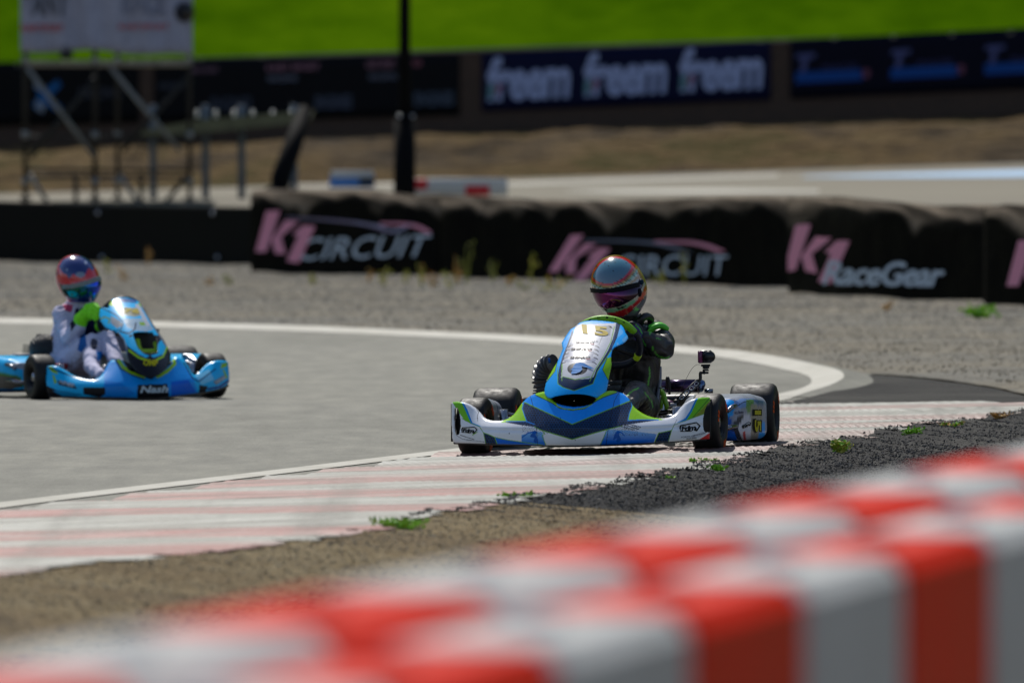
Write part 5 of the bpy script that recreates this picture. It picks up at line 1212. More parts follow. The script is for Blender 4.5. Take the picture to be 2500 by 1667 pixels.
m = MB(); m.tube([Q.P(735, 800, .4), Q.P(731, 768, .4)], [.007, .006], 12, col=(0, 80, 160)); m.build('valve_cap', M_plain, k1)
m = MB(); m.box(Q.P(1160, 925, .2), (.05, .05, .02), col=(20, 20, 20)); m.box(Q.P(1150, 960, .2), (.06, .05, .03), col=(40, 42, 44)); m.build('brake_cylinder', M_plain, k1)
# ============================================================ DRIVERS
M_suit = mat('race_suit_cloth', attr=True, rough=.46, spec=.5, nscale=60, namt=.12, bscale=240, bamt=.25, bdist=.002)
M_glove = mat('glove_cloth', attr=True, rough=.6, nscale=60, namt=.15)
M_helm = mat('helmet_paint', attr=True, rough=.2, coat=.7, nscale=12, namt=.04)
def helmet(V, par, cx, cy, yc, w_, h_, d_, lean, chin, ops, vis_top, vis_bot, strip, visor_mat, strip_col, label=None):
    """full-face helmet traced to its outline: w_/h_ in metres; lean shifts the chin sideways"""
    nu, nv = 110, 84; c = V.P(cx, cy, yc); P = []; F = []
    for i in range(nv+1):
        t = math.pi*i/nv
        for k in range(nu):
            a = 2*math.pi*k/nu; X_ = math.sin(t)*math.cos(a); Y_ = math.sin(t)*math.sin(a); Z_ = math.cos(t)
            s = 1.
            sg = lambda v, p: math.copysign(abs(v)**p, v)
            low = max(0, -Z_)
            x = X_*w_/2*(1-chin*low**1.6); y = Y_*d_/2; z = sg(Z_, 1.0)*h_/2
            if low > 0 and Y_ < 0: y *= 1+.20*low*(1-low)*2; 
            # flatten the bottom rim
            if Z_ < -.80: z = -h_/2*(.80+.35*(-Z_-.80)); 
            x += lean*(-Z_)
            P.append((c[0]+x, c[1]+y, c[2]+z))
    for i in range(nv):
        for k in range(nu): F.append((i*nu+k, (i+1)*nu+k, (i+1)*nu+(k+1) % nu, i*nu+(k+1) % nu))
    P = np.array(P); qx, qy = V.proj(P); cols = run_paint(ops, qx, qy)
    o = mkobj('helmet', P, F, M_helm, par, True, cols, label); bv = bvh_of(o)
    vp = vis_top+vis_bot[::-1]
    vis = panel('visor', V, vp, None, [('fill', (20, 12, 26))], 3.2, visor_mat, o, .003, bvh=bv, off=.0035)
    st = panel('visor_strip', V, strip, None, [('fill', strip_col)], 3.2, M_dec, o, .0015, bvh=bv, off=.0062)
    return o, bv, c
def iri(name, c0, c1, c2):
    m = bpy.data.materials.new(name); m.use_nodes = True; t = m.node_tree; b = t.nodes['Principled BSDF']; N = t.nodes.new; L = t.links.new
    tc = N('ShaderNodeTexCoord'); sx = N('ShaderNodeSeparateXYZ'); L(tc.outputs['Generated'], sx.inputs[0])
    nz = N('ShaderNodeTexNoise'); nz.inputs['Scale'].default_value = 3.; L(tc.outputs['Generated'], nz.inputs[0])
    ad = N('ShaderNodeMath'); ad.operation = 'MULTIPLY_ADD'; ad.inputs[1].default_value = .35; L(nz.outputs[0], ad.inputs[0]); L(sx.outputs[0], ad.inputs[2])
    cr = N('ShaderNodeValToRGB'); e = cr.color_ramp.elements; e[0].position = .1; e[0].color = (*lin(c0), 1); e[1].position = 1.1; e[1].color = (*lin(c2), 1)
    e[1].position = 1.; k = e.new(.45); k.color = (*lin(c1), 1); L(ad.outputs[0], cr.inputs[0]); L(cr.outputs[0], b.inputs['Base Color'])
    b.inputs['Metallic'].default_value = .85; b.inputs['Roughness'].default_value = .1; b.inputs['Coat Weight'].default_value = .5; b.inputs['Coat Roughness'].default_value = .03
    return m
def hand(V, par, name, pts, palm, cuff, cols, vox=.0042, label=None):
    """glove: palm, four unequal bent fingers and a thumb grown into one surface; pts in the measuring frame (x, y, depth)"""
    m = MB(); P = lambda p: V.P(*p)
    for ch, r0 in pts:
        q = [P(p) for p in ch]
        for i in range(len(q)-1): m.cap(q[i], r0*(1-.08*i), q[i+1], r0*(1-.08*(i+1)), n=12)
    for (a, ra, b, rb) in palm: m.cap(P(a), ra, P(b), rb, n=16)
    for (a, ra, b, rb) in cuff: m.cap(P(a), ra, P(b), rb, n=18)
    return remesh(m, name, vox, M_glove, par, smooth=2, wr=.0012, wscale=50, col=cols, label=label)

# ------------------------------------------------------------ driver of the nearer kart
p1 = empty('person', 'driver in black suit with green trim, teal and red helmet, steering the kart numbered 15', 'person', tuple(g1), (0, ROLL1, YAW1), 'kart drivers')
m = MB(); P = Q.P
pel = P(1235, 1090, .74); che = P(1255, 770, .70); nek = P(1262, 560, .68); shR = P(1388, 618, .70); shL = P(1100, 640, .66)
m.cap(pel, .150, P(1245, 930, .74), .128, 20); m.cap(P(1245, 930, .74), .128, che, .135, 20); m.cap(che, .135, P(1262, 650, .69), .110, 20)
m.cap(shL, .066, shR, .070, 20); m.cap(P(1262, 640, .69), .085, nek, .058, 18); m.cap(nek, .055, P(1200, 420, .66), .055, 16)
elR = P(1462, 706, .52); wrR = P(1345, 640, .40)
m.cap(P(1395, 630, .70), .070, P(1440, 672, .62), .066, 18); m.cap(P(1440, 672, .62), .066, elR, .052, 18); m.cap(elR, .052, P(1400, 675, .45), .045, 16); m.cap(P(1400, 675, .45), .045, wrR, .032, 16)
elL = P(930, 760, .55); wrL = P(885, 650, .40)
m.cap(shL, .066, elL, .050, 18); m.cap(elL, .050, wrL, .032, 16)
for (h_, k_, a_, f_) in (((1320, 1092, .66), (1292, 988, .26), (1180, 1130, -.08), (1150, 1110, -.24)), ((1170, 1092, .66), (1085, 1000, .26), (990, 1130, -.08), (960, 1110, -.24))):
    m.cap(P(*h_), .085, P(*k_), .056, 18); m.cap(P(*k_), .054, P(*a_), .036, 16); m.cap(P(*a_), .036, P(*f_), .03, 12)
BK = lin((16, 15, 19)); GY = lin((54, 52, 55)); GN = lin((84, 200, 50))
def suit1(co):
    x, y = Q.proj(co); c = np.tile(BK, (len(co), 1)); c[inside([(1340, 600), (1540, 560), (1560, 800), (1400, 800)], x, y)] = lin((30, 28, 33))
    m_ = inside([(1200, 900), (1420, 900), (1460, 1160), (1180, 1160)], x, y) & (co[:, 1] < .60); c[m_] = GY
    m_ = inside([(1372, 556), (1400, 540), (1450, 540), (1490, 562), (1500, 592), (1470, 580), (1435, 574), (1398, 590), (1376, 616)], x, y); c[m_] = GN
    for pl_, w_ in (([(1388, 696), (1402, 722), (1430, 756), (1470, 772), (1500, 760)], 4), ([(1372, 830), (1376, 880), (1366, 935)], 5), ([(1232, 1004), (1262, 980), (1300, 958)], 4.5), ([(1396, 545), (1410, 560), (1400, 580)], 4), ([(1418, 640), (1450, 650)], 2.5), ([(1345, 990), (1385, 1040), (1396, 1080)], 4)):
        m_ = segd(pl_, x, y) < w_; c[m_] = lin((84, 176, 50))
    for pl_ in ([(1460, 594), (1486, 600), (1498, 614)], [(1340, 560), (1370, 566)]): m_ = segd(pl_, x, y) < 1.8; c[m_] = lin((150, 150, 156))
    return c
body1 = remesh(m, 'body', .0075, M_suit, p1, smooth=4, wr=.008, wscale=12, col=suit1, wfun=lambda p: 1. if p[2] < .62 else .5)
# collar roll and shoulder epaulette
m = MB(); m.tube(spline([P(1305, 560, .62), P(1325, 520, .60), P(1352, 502, .62), P(1378, 514, .66), P(1386, 545, .70)], 6), [.012]+[.017]*20+[.014]*4, 14, col=(20, 19, 24)); m.build('collar', M_suit, body1)
m = MB(); m.tube(spline([P(1372, 618, .60), P(1386, 588, .585), P(1420, 566, .58), P(1460, 566, .60), P(1488, 590, .62)], 7), [.008]+[.0135]*27+[.008], 12, col=(80, 186, 48)); m.build('shoulder_trim', M_suit, body1)
def gl1(co):
    x, y = Q.proj(co); c = np.tile(lin((22, 21, 36)), (len(co), 1))
    m_ = inside([(1262, 560), (1300, 548), (1330, 600), (1330, 690), (1290, 690), (1275, 620)], x, y); c[m_] = lin((44, 26, 104))
    for pl_, w_ in (([(1240, 535), (1245, 552), (1236, 572)], 2.6), ([(1288, 556), (1312, 580), (1326, 612)], 4), ([(1300, 628), (1318, 622)], 4), ([(1318, 640), (1350, 690)], 4)): m_ = segd(pl_, x, y) < w_; c[m_] = lin((70, 170, 60))
    return c
fing = [([(1300, 566, .372), (1262, 548, .322), (1230, 552, .318), (1222, 566, .345)], .0125), ([(1304, 594, .372), (1262, 580, .314), (1226, 584, .314), (1216, 598, .345)], .0125), ([(1306, 622, .374), (1266, 614, .312), (1230, 618, .316), (1222, 630, .348)], .012), ([(1304, 648, .376), (1270, 646, .318), (1240, 650, .324), (1232, 660, .35)], .011),
        ([(1296, 566, .39), (1262, 548, .385), (1236, 545, .365)], .0125)]
h1 = hand(Q, p1, 'glove', fing, [((1304, 580, .385), .019, (1312, 640, .39), .021), ((1290, 600, .37), .018, (1296, 640, .375), .018)], [((1308, 622, .388), .022, (1345, 650, .40), .028), ((1345, 650, .40), .028, (1368, 668, .42), .032)], gl1, label='black and violet glove with green piping, closed on the wheel rim')
lettering('lettering', Q, bvh_of(h1), 'S', 1221, 582, 12, 22, .1, (220, 222, 226), h1, 0, .0, off=.002)
mir = lambda p: (2205-p[0]-0, p[1]+22, p[2])
fL = [([mir(p) for p in ch], r) for ch, r in fing]
hand(Q, p1, 'glove', fL, [(mir((1304, 580, .385)), .019, mir((1312, 640, .39)), .021)], [(mir((1308, 622, .388)), .022, mir((1330, 650, .41)), .028)], gl1)
# helmet
def z3(*P_): return [(575+.4666*a, 52+.4666*b) for a, b in P_]
oval = z3((940, 425), (950, 380), (985, 315), (1035, 255), (1100, 210), (1180, 180), (1250, 172), (1330, 182), (1400, 212), (1462, 268), (1455, 310), (1410, 380), (1350, 440), (1280, 485), (1180, 520), (1100, 518), (1020, 490), (960, 455))
cxo, cyo = 575+.4666*1200, 52+.4666*340
def grow(k, dx=0, dy=0): return [(cxo+(a-cxo)*k+dx, cyo+(b-cyo)*k+dy) for a, b in oval]
hops = [('fill', (176, 168, 158)), ('poly', grow(1.75, 20, -10), (176, 140, 92)), ('poly', grow(1.60, 14, -6), (190, 196, 180)), ('poly', grow(1.46, 8), (128, 176, 152)), ('line', grow(1.46, 8)+[grow(1.46, 8)[0]], 1.5, (50, 70, 60)), ('poly', grow(1.33, 6), (164, 124, 56)), ('line', grow(1.33, 6)+[grow(1.33, 6)[0]], 1.5, (60, 46, 30)), ('poly', grow(1.19, 3), (188, 28, 38)), ('line', grow(1.19, 3), 1.5, (70, 16, 20)), ('grad', oval, 120, 290, (18, 110, 132), (96, 112, 132)), ('line', oval+[oval[0]], 1.4, (20, 30, 40)),  # teal oval fades to grey below, a reflection painted into the colour
 ('poly', z3((1560, 300), (1640, 380), (1690, 520), (1600, 500), (1540, 420)), (170, 130, 84)), ('poly', z3((1600, 640), (1700, 560), (1700, 800), (1640, 820), (1590, 760)), (20, 98, 112)), ('poly', z3((1630, 720), (1690, 680), (1690, 800), (1640, 800)), (176, 126, 60)),
 ('poly', z3((880, 760), (950, 800), (1010, 850), (1130, 872), (1300, 845), (1440, 770), (1500, 735), (1524, 770), (1400, 850), (1250, 905), (1130, 920), (1000, 892), (930, 860)), (120, 176, 140)),
 ('poly', z3((900, 850), (1000, 893), (1130, 921), (1250, 906), (1400, 851), (1524, 771), (1610, 650), (1672, 500), (1720, 540), (1690, 620), (1600, 760), (1460, 890), (1330, 990), (1180, 1010), (1000, 960)), (184, 24, 34)),
 ('poly', z3((1320, 1002), (1460, 900), (1600, 772), (1650, 700), (1720, 700), (1700, 1100), (1200, 1100), (1200, 1012)), (104, 106, 116)), ('line', z3((1320, 1002), (1460, 900), (1600, 772), (1690, 620)), 1.2, (50, 50, 60)),
 ('poly', z3((1030, 858), (1128, 868), (1130, 896), (1060, 884)), (12, 16, 14)), ('poly', z3((1270, 850), (1390, 816), (1375, 842), (1275, 878)), (12, 16, 14)), ('line', z3((1135, 868), (1132, 918)), 1.4, (70, 110, 90)), ('line', z3((1262, 852), (1262, 904)), 1.4, (70, 110, 90))]
for (a, b) in ((990, 285), (1100, 245), (1185, 188), (1240, 230), (1155, 275), (1395, 236), (1097, 355), (1210, 344), (1040, 540), (1285, 518)): hops.append(('ell', 575+.4666*a, 52+.4666*b, 4.2, 3.6, (16, 24, 28)))
vt = z3((880, 600), (930, 622), (1040, 632), (1180, 632), (1330, 608), (1460, 575), (1545, 520), (1580, 455), (1610, 500))
vb = z3((890, 700), (950, 775), (1000, 826), (1130, 853), (1300, 826), (1440, 755), (1530, 690), (1590, 600), (1618, 540))
st = z3((880, 570), (960, 585), (1080, 590), (1200, 578), (1350, 548), (1480, 518), (1560, 500), (1570, 560), (1470, 590), (1350, 620), (1200, 645), (1060, 650), (960, 642), (880, 626))
hm1, hb1, hc1 = helmet(Q, p1, 1180, 326, .60, .252, .306, .30, .018, .14, hops, vt, vb, st, iri('violet_mirror_visor', (40, 60, 16), (120, 24, 96), (40, 22, 50)), (10, 9, 12), label='helmet painted teal, red, gold and mint')
hd1 = MB(); hd1.ball(hc1+np.array([.0, .01, -.01]), (.085, .10, .115), col=(150, 110, 90)); hd1.build('head', mat('skin', attr=True, rough=.6), p1)
m = MB(); q_ = hb1
for (a, b) in ((1590, 500), (1570, 640)):
    x, y = 575+.4666*a, 52+.4666*b; d_ = Vector(Q.dirs(np.array(x), np.array(y))); h_ = hb1.ray_cast(Vector(Q.c), d_)
    if h_[0]: m.ball(h_[0]+h_[1]*.003, (.012, .010, .014) if a == 1590 else (.010, .01, .02), col=(20, 44, 64) if a == 1590 else (24, 20, 26))
m.build('visor_pivot', M_dec, hm1)

# ------------------------------------------------------------ kart farther away
YAW2 = R(18.); g2 = ground(1215/3.92, 600+1462/3.92, .0)
k2 = empty('racing_kart', 'sky-blue racing kart with black nose cone on the grey asphalt at the left', 'kart', tuple(g2), (0, R(-.2), YAW2), 'racing karts')
M2 = Matrix.Translation(Vector(g2)) @ Matrix.Rotation(YAW2, 4, 'Z') @ Matrix.Rotation(R(-.2), 4, 'Y')
Q2 = View(0, 600, 3.92, M2)
chassis(k2, mat('grey_frame_paint', (130, 132, 140), .3, coat=.3, nscale=20, namt=.12))
wheel('front_wheel', k2, -.51, 0, .128, .128, .066, R(4), -1, patch=False)
wheel('front_wheel', k2, .50, 0, .128, .128, .066, R(4), -1, patch=False)
wheel('rear_wheel', k2, -.60, 1.04, .140, .205, .066, 0, -1, patch=False)
wheel('rear_wheel', k2, .60, 1.04, .140, .205, .066, 0, -1, patch=False)
CY = (0, 176, 236); CB = (0, 142, 228)
top2 = [(446, 1180), (448, 1158), (470, 1150), (520, 1147), (560, 1158), (620, 1190), (700, 1236), (780, 1262), (860, 1276), (930, 1270), (985, 1220), (1025, 1140), (1060, 1100), (1100, 1086), (1150, 1088), (1230, 1120), (1330, 1180), (1440, 1210), (1560, 1170), (1630, 1110), (1690, 1070), (1730, 1072), (1770, 1105), (1810, 1170), (1850, 1232), (1890, 1226), (1940, 1170), (1990, 1125), (2050, 1102), (2120, 1098), (2176, 1108), (2186, 1140)]
bot2 = [(2192, 1200), (2196, 1300), (2160, 1350), (2080, 1380), (1960, 1405), (1900, 1412), (1620, 1446), (1500, 1462), (1300, 1460), (950, 1452), (700, 1448), (470, 1442), (448, 1400), (440, 1280)]
bl2 = [(430, 1442), (700, 1448), (950, 1452), (1300, 1460), (1500, 1462), (1620, 1446), (1900, 1412), (2080, 1380), (2200, 1330)]
def dep3(x, y):
    sx = np.abs(x-1440)/1000.; sx = np.where(x > 1440, np.abs(x-1440)/750., sx); yb = np.interp(x, [p[0] for p in bl2], [p[1] for p in bl2]); h = np.maximum(yb-y, 0)/1682.
    nose = np.exp(-((x-1430)/330.)**2); fin = 1/(1+np.exp(-(sx-.80)*26)); wing = np.clip(1-nose-fin, 0, 1)
    d = -.46+.30*sx**2.2; hh = np.maximum(h-.06, 0); hh = np.sqrt(hh*hh+.0006)-.0245
    return d+hh*(.6*nose+1.5*wing+.4*fin)+.012*np.maximum(1-h/.05, 0)**2
ops3 = [('fill', CY), ('poly', [(980, 1100), (1300, 1130), (1700, 1080), (1840, 1240), (1900, 1420), (950, 1470), (1000, 1300)], CB), ('poly', [(800, 1355), (1010, 1355), (1010, 1420), (950, 1450), (800, 1420)], (12, 16, 26)), ('poly', [(1310, 1420), (1320, 1330), (1600, 1320), (1620, 1440), (1560, 1480), (1320, 1480)], (12, 14, 20)),
 ('poly', [(1910, 1330), (1990, 1345), (1960, 1410), (1900, 1420)], (10, 14, 24)), ('poly', [(430, 1330), (520, 1370), (640, 1430), (560, 1450), (430, 1450)], (12, 14, 22)), ('poly', [(500, 1385), (560, 1380), (800, 1420), (700, 1446), (600, 1440)], (0, 130, 180)),
 ('poly', [(455, 1165), (490, 1150), (540, 1190), (556, 1230), (500, 1210)], (140, 186, 24)), ('poly', [(500, 1230), (520, 1240), (546, 1310), (520, 1320)], (140, 186, 24)), ('poly', [(560, 1200), (640, 1220), (800, 1290), (740, 1270)], (16, 30, 40)), ('poly', [(545, 1285), (720, 1340), (740, 1372), (560, 1330)], (20, 40, 56)),
 ('line', [(1135, 1096), (1180, 1160), (1260, 1210), (1380, 1250)], 17, (150, 196, 20)), ('line', [(1660, 1075), (1672, 1130), (1600, 1200), (1510, 1250)], 17, (150, 196, 20)), ('line', [(1110, 1096), (1150, 1170), (1260, 1235), (1380, 1275)], 6, (14, 18, 26)), ('poly', [(1160, 1080), (1650, 1080), (1640, 1130), (1450, 1280), (1230, 1190)], (18, 18, 24)),
 ('poly', [(2120, 1130), (2170, 1112), (2176, 1150), (2110, 1180)], (140, 186, 24)), ('poly', [(2040, 1300), (2160, 1230), (2176, 1260), (2070, 1330)], (130, 136, 148)), ('line', [(1990, 1370), (2100, 1350), (2190, 1290)], 10, (0, 60, 140)), ('poly', [(1870, 1240), (2000, 1180), (2050, 1280), (1930, 1330)], (120, 200, 236)), ('line', [(2140, 1190), (2170, 1260)], 8, (140, 186, 24)), ('line', [(450, 1160), (700, 1250), (940, 1290)], 6, (14, 30, 60)), ('line', [(1760, 1120), (1840, 1260), (1900, 1300), (2060, 1180)], 6, (14, 40, 80)), ('poly', [(1000, 1290), (1160, 1310), (1300, 1420), (1160, 1455), (1010, 1440)], (0, 124, 210)), ('poly', [(1640, 1300), (1800, 1280), (1880, 1400), (1640, 1440)], (0, 96, 206))]
fb2, fbv2 = panel('front_bumper', Q2, [tuple(p) for p in spline(top2, 3)]+bot2, dep3, ops3, 5., M_paint, k2, .006, er=.014, keep=True)
lettering('lettering', Q2, fbv2, 'Nash', 1474, 1372, 270, 66, -.02, (190, 204, 214), fb2, .25, .03)
lettering('lettering', Q2, fbv2, 'NINE8', 640, 1318, 150, 34, .28, (170, 180, 190), fb2, .3, .04)
lettering('lettering', Q2, fbv2, 'NINE8', 2110, 1280, 110, 30, -.5, (190, 196, 204), fb2, .3, .04)
m = MB(); pts = [Q2.P(x, y-2, float(dep3(np.array([x*1.]), np.array([y*1.]))[0])+.012) for x, y in dens(bl2, 6) if 450 < x < 2190]; m.tube(pts, .008, 8, col=(60, 50, 44)); m.build('lower_lip', M_plain, fb2)
pl2 = [(1075, 512), (1130, 496), (1210, 494), (1290, 512), (1345, 545), (1370, 580), (1400, 640), (1460, 740), (1520, 830), (1570, 900), (1610, 980), (1636, 1050), (1632, 1110), (1590, 1180), (1520, 1240), (1450, 1262), (1380, 1250), (1300, 1200), (1240, 1130), (1215, 1050), (1206, 980), (1180, 900), (1130, 838), (1060, 812), (1000, 776), (960, 720), (950, 660), (956, 610), (985, 590), (1040, 600), (1040, 560)]
def dep4(x, y):
    t = np.clip((1262-y)/760., 0, 1.02); xc = 1450-230*t; s = (x-xc)/230.
    return -.52+.22*t+.34*t*t+.10*s*s*(1-.3*t)+.05*np.clip(-s-.9, 0, 1)
hole = [(1272, 830), (1330, 822), (1460, 826), (1496, 880), (1512, 960), (1510, 1020), (1440, 1030), (1360, 1016), (1310, 960), (1285, 890)]
ops4 = [('fill', CY), ('poly', [(1210, 980), (1230, 900), (1240, 850), (1600, 860), (1640, 980), (1660, 1120), (1480, 1280), (1320, 1240), (1220, 1120)], (20, 20, 28)), ('poly', [(1230, 880), (1275, 860), (1320, 980), (1380, 1036), (1430, 1050), (1400, 1072), (1330, 1040), (1222, 960)], CY), ('poly', [(1512, 940), (1540, 900), (1596, 950), (1560, 1040), (1470, 1070), (1440, 1048), (1510, 1030)], CY),
 ('poly', [(1150, 600), (1330, 590), (1370, 660), (1290, 680), (1180, 660)], (150, 150, 130)), ('poly', [(1180, 700), (1400, 690), (1470, 800), (1400, 820), (1290, 810), (1220, 780)], (150, 176, 196)), ('line', [(1345, 545), (1460, 740), (1600, 960)], 14, (120, 124, 134)), ('poly', [(1050, 520), (1100, 540), (1080, 580), (1040, 570)], (140, 186, 24)), ('poly', [(1320, 545), (1350, 560), (1350, 600), (1325, 590)], (140, 186, 24)), ('poly', [(1100, 500), (1300, 505), (1310, 545), (1110, 540)], (30, 90, 150)),
 ('poly', [(1060, 670), (1150, 720), (1180, 760), (1120, 790), (1060, 740)], (150, 154, 160)), ('line', [(965, 700), (1000, 680), (1050, 700), (1040, 740)], 7, (120, 150, 60)), ('line', [(985, 600), (1110, 660), (1180, 730), (1160, 800), (1080, 816)], 5, (20, 40, 60)), ('poly', [(1330, 730), (1420, 730), (1420, 760), (1340, 760)], (130, 170, 50)), ('line', [(1130, 838), (1180, 900), (1206, 980)], 12, (150, 152, 160)), ('line', [(1235, 1000), (1330, 1070), (1430, 1100)], 9, (150, 196, 20)), ('line', [(1600, 970), (1560, 1060), (1490, 1096)], 9, (150, 196, 20)), ('line', [(1150, 820), (1230, 840), (1290, 800), (1300, 740)], 7, (16, 40, 70)), ('poly', [(1290, 560), (1330, 560), (1440, 760), (1400, 770)], (180, 186, 196))]
fp2, fpv2 = panel('front_panel', Q2, pl2, dep4, ops4, 4.5, M_paint, k2, .005, er=.01, notch=[hole], keep=True)
lettering('lettering', Q2, fpv2, 'OMP', 1440, 1120, 140, 60, .02, (178, 170, 14), fp2, 0, .05)
lettering('race_number', Q2, fpv2, '76', 1262, 622, 150, 46, .1, (186, 168, 70), fp2, 0, .05)
m = MB(); m.box(Q2.P(1390, 930, -.12), (.16, .02, .16), col=(10, 10, 14)); m.build('intake_plate', M_plain, fp2)
m = MB(); m.tube(spline([Q2.P(1310, 900, -.26), Q2.P(1340, 1000, -.30), Q2.P(1420, 1012, -.31), Q2.P(1500, 1000, -.30), Q2.P(1490, 930, -.26)], 5), .016, 12, col=(160, 196, 30)); m.build('intake_rim', M_plain, fp2)
po2 = [('fill', CY), ('poly', [(-300, 1230), (60, 1230), (180, 1270), (210, 1350), (100, 1370), (-300, 1360)], (90, 84, 76)), ('line', [(-200, 1220), (60, 1225), (190, 1262), (215, 1340)], 10, (60, 130, 40)), ('poly', [(60, 1120), (300, 1120), (300, 1190), (120, 1170)], (150, 152, 158)), ('poly', [(220, 1150), (300, 1150), (300, 1420), (232, 1400)], (140, 142, 146)), ('poly', [(-300, 1370), (220, 1370), (220, 1420), (-300, 1420)], (0, 70, 120))]
ext2 = [(.34, .38, .58, .045, .20, .05), (.40, .36, .62, .035, .225, .055), (.5, .35, .66, .03, .235, .055), (.65, .34, .685, .03, .24, .055), (.82, .34, .69, .03, .225, .05)]
pod(Q2, k2, -1, None, None, po2, ext2); pod(Q2, k2, 1, None, None, [('fill', CY)], ext2)
m = MB(); c_ = Q2.P(440, 985, .72); pf = [(-.10, 0)]+[(-.09+.18*k/60, .082*math.sqrt(max(.15, 1-((k-30)/34)**2))+.005*math.sin(k*1.3)) for k in range(61)]+[(.10, 0)]
m.lathe(pf, c_, 'x', 40, col=(44, 44, 45)); ab = m.build('air_filter', mat('foam_filter', attr=True, rough=.6, bscale=60, bamt=.6), k2)
engine(k2, -1, .86)
m = MB(); m.box(Q2.P(205, 1070, .62), (.09, .12, .05), ch=.4, col=(120, 120, 122)); m.build('radiator_cap', M_plain, k2)
m = MB(); m.box(Q2.P(590, 1150, .45), (.06, .06, .03), ch=.3, col=(150, 20, 24)); m.build('red_clamp', M_plain, k2)
for (a, b, c) in (((1790, 1060, .3), (1880, 1110, .2), (1900, 1150, .2)), ((1780, 1110, .2), (1860, 1150, .15), (1880, 1190, .1)), ((1750, 1050, .4), (1830, 1060, .35), (1860, 1090, .3)), ((840, 1290, .1), (930, 1240, .0), (1010, 1150, -.05))):
    m = MB(); m.tube(spline([Q2.P(*a), Q2.P(*b), Q2.P(*c)], 5), .012, 10); m.build('support_tube', M_metal, k2)
sw2, SP2, SC2 = steering(Q2, k2, 1150, 690, .30, .120, .142, R(38), [('rim', -200, 160, (24, 24, 34), None)], tube=.0165)

p2 = empty('person', 'driver in lavender suit, blue and red helmet and lime gloves, leaning in the sky-blue kart', 'person', tuple(g2), (0, R(-.2), YAW2), 'kart drivers')
m = MB(); P = Q2.P
m.cap(P(640, 1090, .72), .15, P(690, 900, .70), .125, 20); m.cap(P(690, 900, .70), .125, P(735, 720, .66), .125, 20); m.cap(P(735, 720, .66), .12, P(750, 630, .64), .09, 18); m.cap(P(750, 640, .64), .06, P(760, 480, .60), .056, 16)
m.cap(P(612, 660, .64), .062, P(860, 690, .62), .062, 18)
m.cap(P(605, 665, .64), .064, P(640, 780, .58), .060, 18); m.cap(P(640, 780, .58), .060, P(668, 880, .48), .050, 18); m.cap(P(668, 880, .46), .050, P(765, 765, .37), .036, 16)
m.cap(P(860, 690, .62), .06, P(960, 800, .50), .05, 16); m.cap(P(960, 800, .50), .048, P(1010, 730, .40), .034, 16)
m.cap(P(680, 1120, .58), .090, P(900, 930, .22), .060, 18); m.cap(P(900, 930, .22), .058, P(870, 1160, -.02), .044, 16); m.cap(P(870, 1160, -.02), .04, P(960, 1240, -.2), .035, 12)
m.cap(P(820, 1110, .6), .085, P(1020, 900, .24), .056, 18); m.cap(P(1020, 900, .24), .055, P(1120, 1120, -.04), .04, 16)
LV = lin((194, 192, 216))
def suit2(co):
    x, y = Q2.proj(co); c = np.tile(LV, (len(co), 1))
    c[inside([(720, 600), (900, 600), (960, 760), (900, 900), (820, 880), (800, 760), (700, 700)], x, y) & (co[:, 1] > .45)] = lin((16, 20, 56))
    c[inside([(770, 860), (820, 830), (830, 960), (780, 1020), (740, 1000)], x, y)] = lin((20, 90, 160)); c[inside([(920, 1010), (985, 1010), (980, 1080), (930, 1100)], x, y)] = lin((0, 120, 200)); c[(((x-900)/34)**2+((y-940)/54)**2 < 1) & (co[:, 1] < .3)] = lin((70, 70, 84)); c[inside([(670, 740), (716, 700), (730, 760), (680, 820)], x, y)] = lin((20, 22, 50))
    c[inside([(600, 560), (700, 560), (680, 640), (620, 620)], x, y)] = lin((190, 70, 110)); return c
body2 = remesh(m, 'body', .0085, mat('pale_suit_cloth', attr=True, rough=.8, spec=.15, nscale=60, namt=.12, bscale=240, bamt=.25, bdist=.002), p2, smooth=4, wr=.008, wscale=12, col=suit2)
gc = lambda co: np.tile(lin((134, 240, 0)), (len(co), 1))
f2 = [([(860, 590, .34), (915, 575, .28), (945, 600, .255), (935, 630, .27)], .0145), ([(868, 618, .33), (925, 610, .265), (950, 635, .25), (938, 660, .27)], .0145), ([(868, 648, .33), (925, 645, .265), (945, 668, .25), (930, 690, .27)], .014), ([(856, 676, .33), (905, 680, .27), (925, 698, .26), (910, 712, .28)], .0125), ([(850, 580, .35), (890, 560, .33), (925, 565, .31)], .0145)]
hand(Q2, p2, 'glove', f2, [((850, 605, .34), .034, (842, 665, .34), .034), ((890, 620, .30), .026, (885, 665, .30), .026)], [((820, 650, .34), .036, (768, 705, .36), .036), ((765, 700, .36), .038, (780, 735, .36), .034)], gc, .005, label='lime glove gripping the wheel')
f2b = [([(a+180, b+60, c+.02) for a, b, c in ch], r) for ch, r in f2]
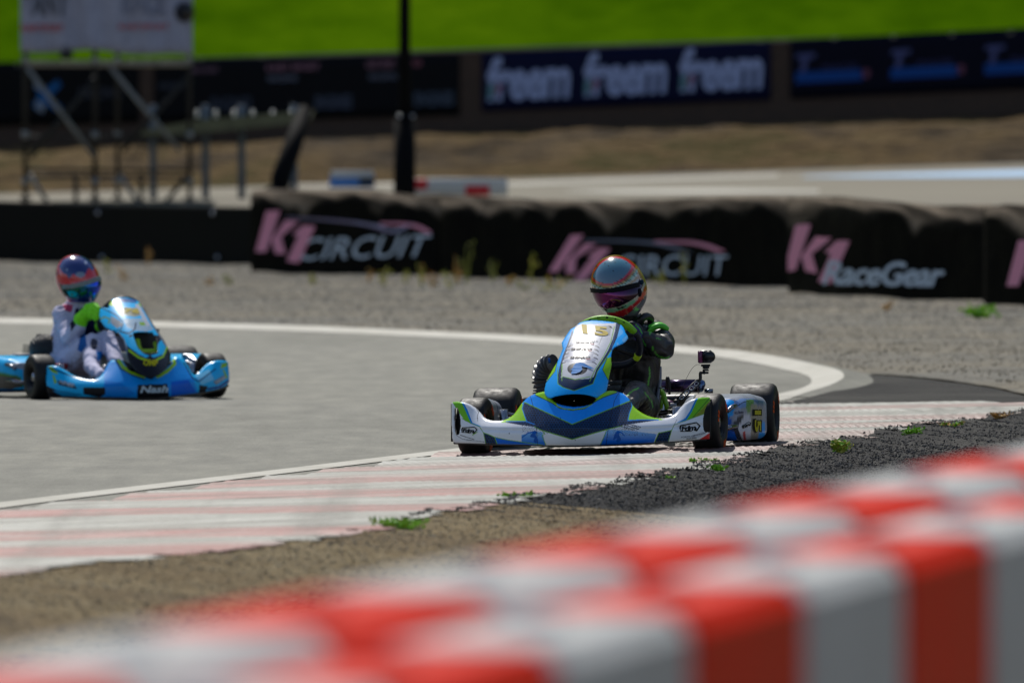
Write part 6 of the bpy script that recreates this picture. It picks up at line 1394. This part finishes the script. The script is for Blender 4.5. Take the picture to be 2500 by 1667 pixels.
hand(Q2, p2, 'glove', f2b, [((1030, 665, .42), .030, (1022, 725, .42), .030)], [((1000, 715, .42), .032, (960, 770, .43), .034)], gc, .006)
h2 = [('fill', (206, 70, 96)), ('poly', [(560, 200), (600, 130), (700, 90), (800, 100), (880, 160), (910, 230), (860, 250), (840, 230), (820, 270), (760, 290), (700, 270), (660, 320), (640, 280), (600, 260)], (14, 42, 108)), ('poly', [(520, 150), (560, 100), (620, 86), (560, 180), (545, 300), (520, 300)], (196, 120, 150)),
 ('poly', [(540, 290), (600, 262), (640, 282), (660, 322), (700, 272), (760, 290), (830, 262), (850, 210), (880, 240), (930, 210), (950, 280), (800, 340), (640, 370), (560, 350)], (206, 16, 36)), ('ell', 770, 276, 48, 26, (120, 132, 150)), ('poly', [(600, 372), (700, 366), (840, 330), (960, 280), (970, 330), (840, 372), (700, 404), (640, 408)], (136, 142, 140)), ('poly', [(560, 350), (640, 408), (660, 470), (720, 540), (690, 560), (600, 470)], (24, 14, 20)),
 ('poly', [(660, 440), (990, 420), (990, 600), (700, 600)], (12, 30, 96)), ('line', [(600, 470), (660, 540), (780, 580), (920, 560), (960, 500)], 9, (180, 40, 80)), ('ell', 640, 230, 14, 16, (120, 130, 160)), ('ell', 820, 160, 14, 18, (150, 160, 186))]
vt2 = [(590, 400), (650, 412), (720, 402), (850, 368), (930, 336), (970, 320)]
vb2 = [(600, 440), (660, 490), (720, 506), (850, 490), (930, 450), (972, 400)]
st2 = [(600, 374), (700, 368), (840, 332), (966, 284), (972, 330), (840, 374), (700, 406), (600, 408)]
hm2, hb2, hc2 = helmet(Q2, p2, 748, 336, .56, .256, .300, .30, .024, .12, h2, vt2, vb2, st2, iri('blue_green_mirror_visor', (8, 30, 60), (10, 110, 90), (0, 60, 220)), (130, 136, 134), label='helmet painted dark blue over red with pink sides')
hd2 = MB(); hd2.ball(hc2+np.array([.0, .01, -.01]), (.085, .10, .115), col=(150, 110, 90)); hd2.build('head', mat('skin', attr=True, rough=.6), p2)
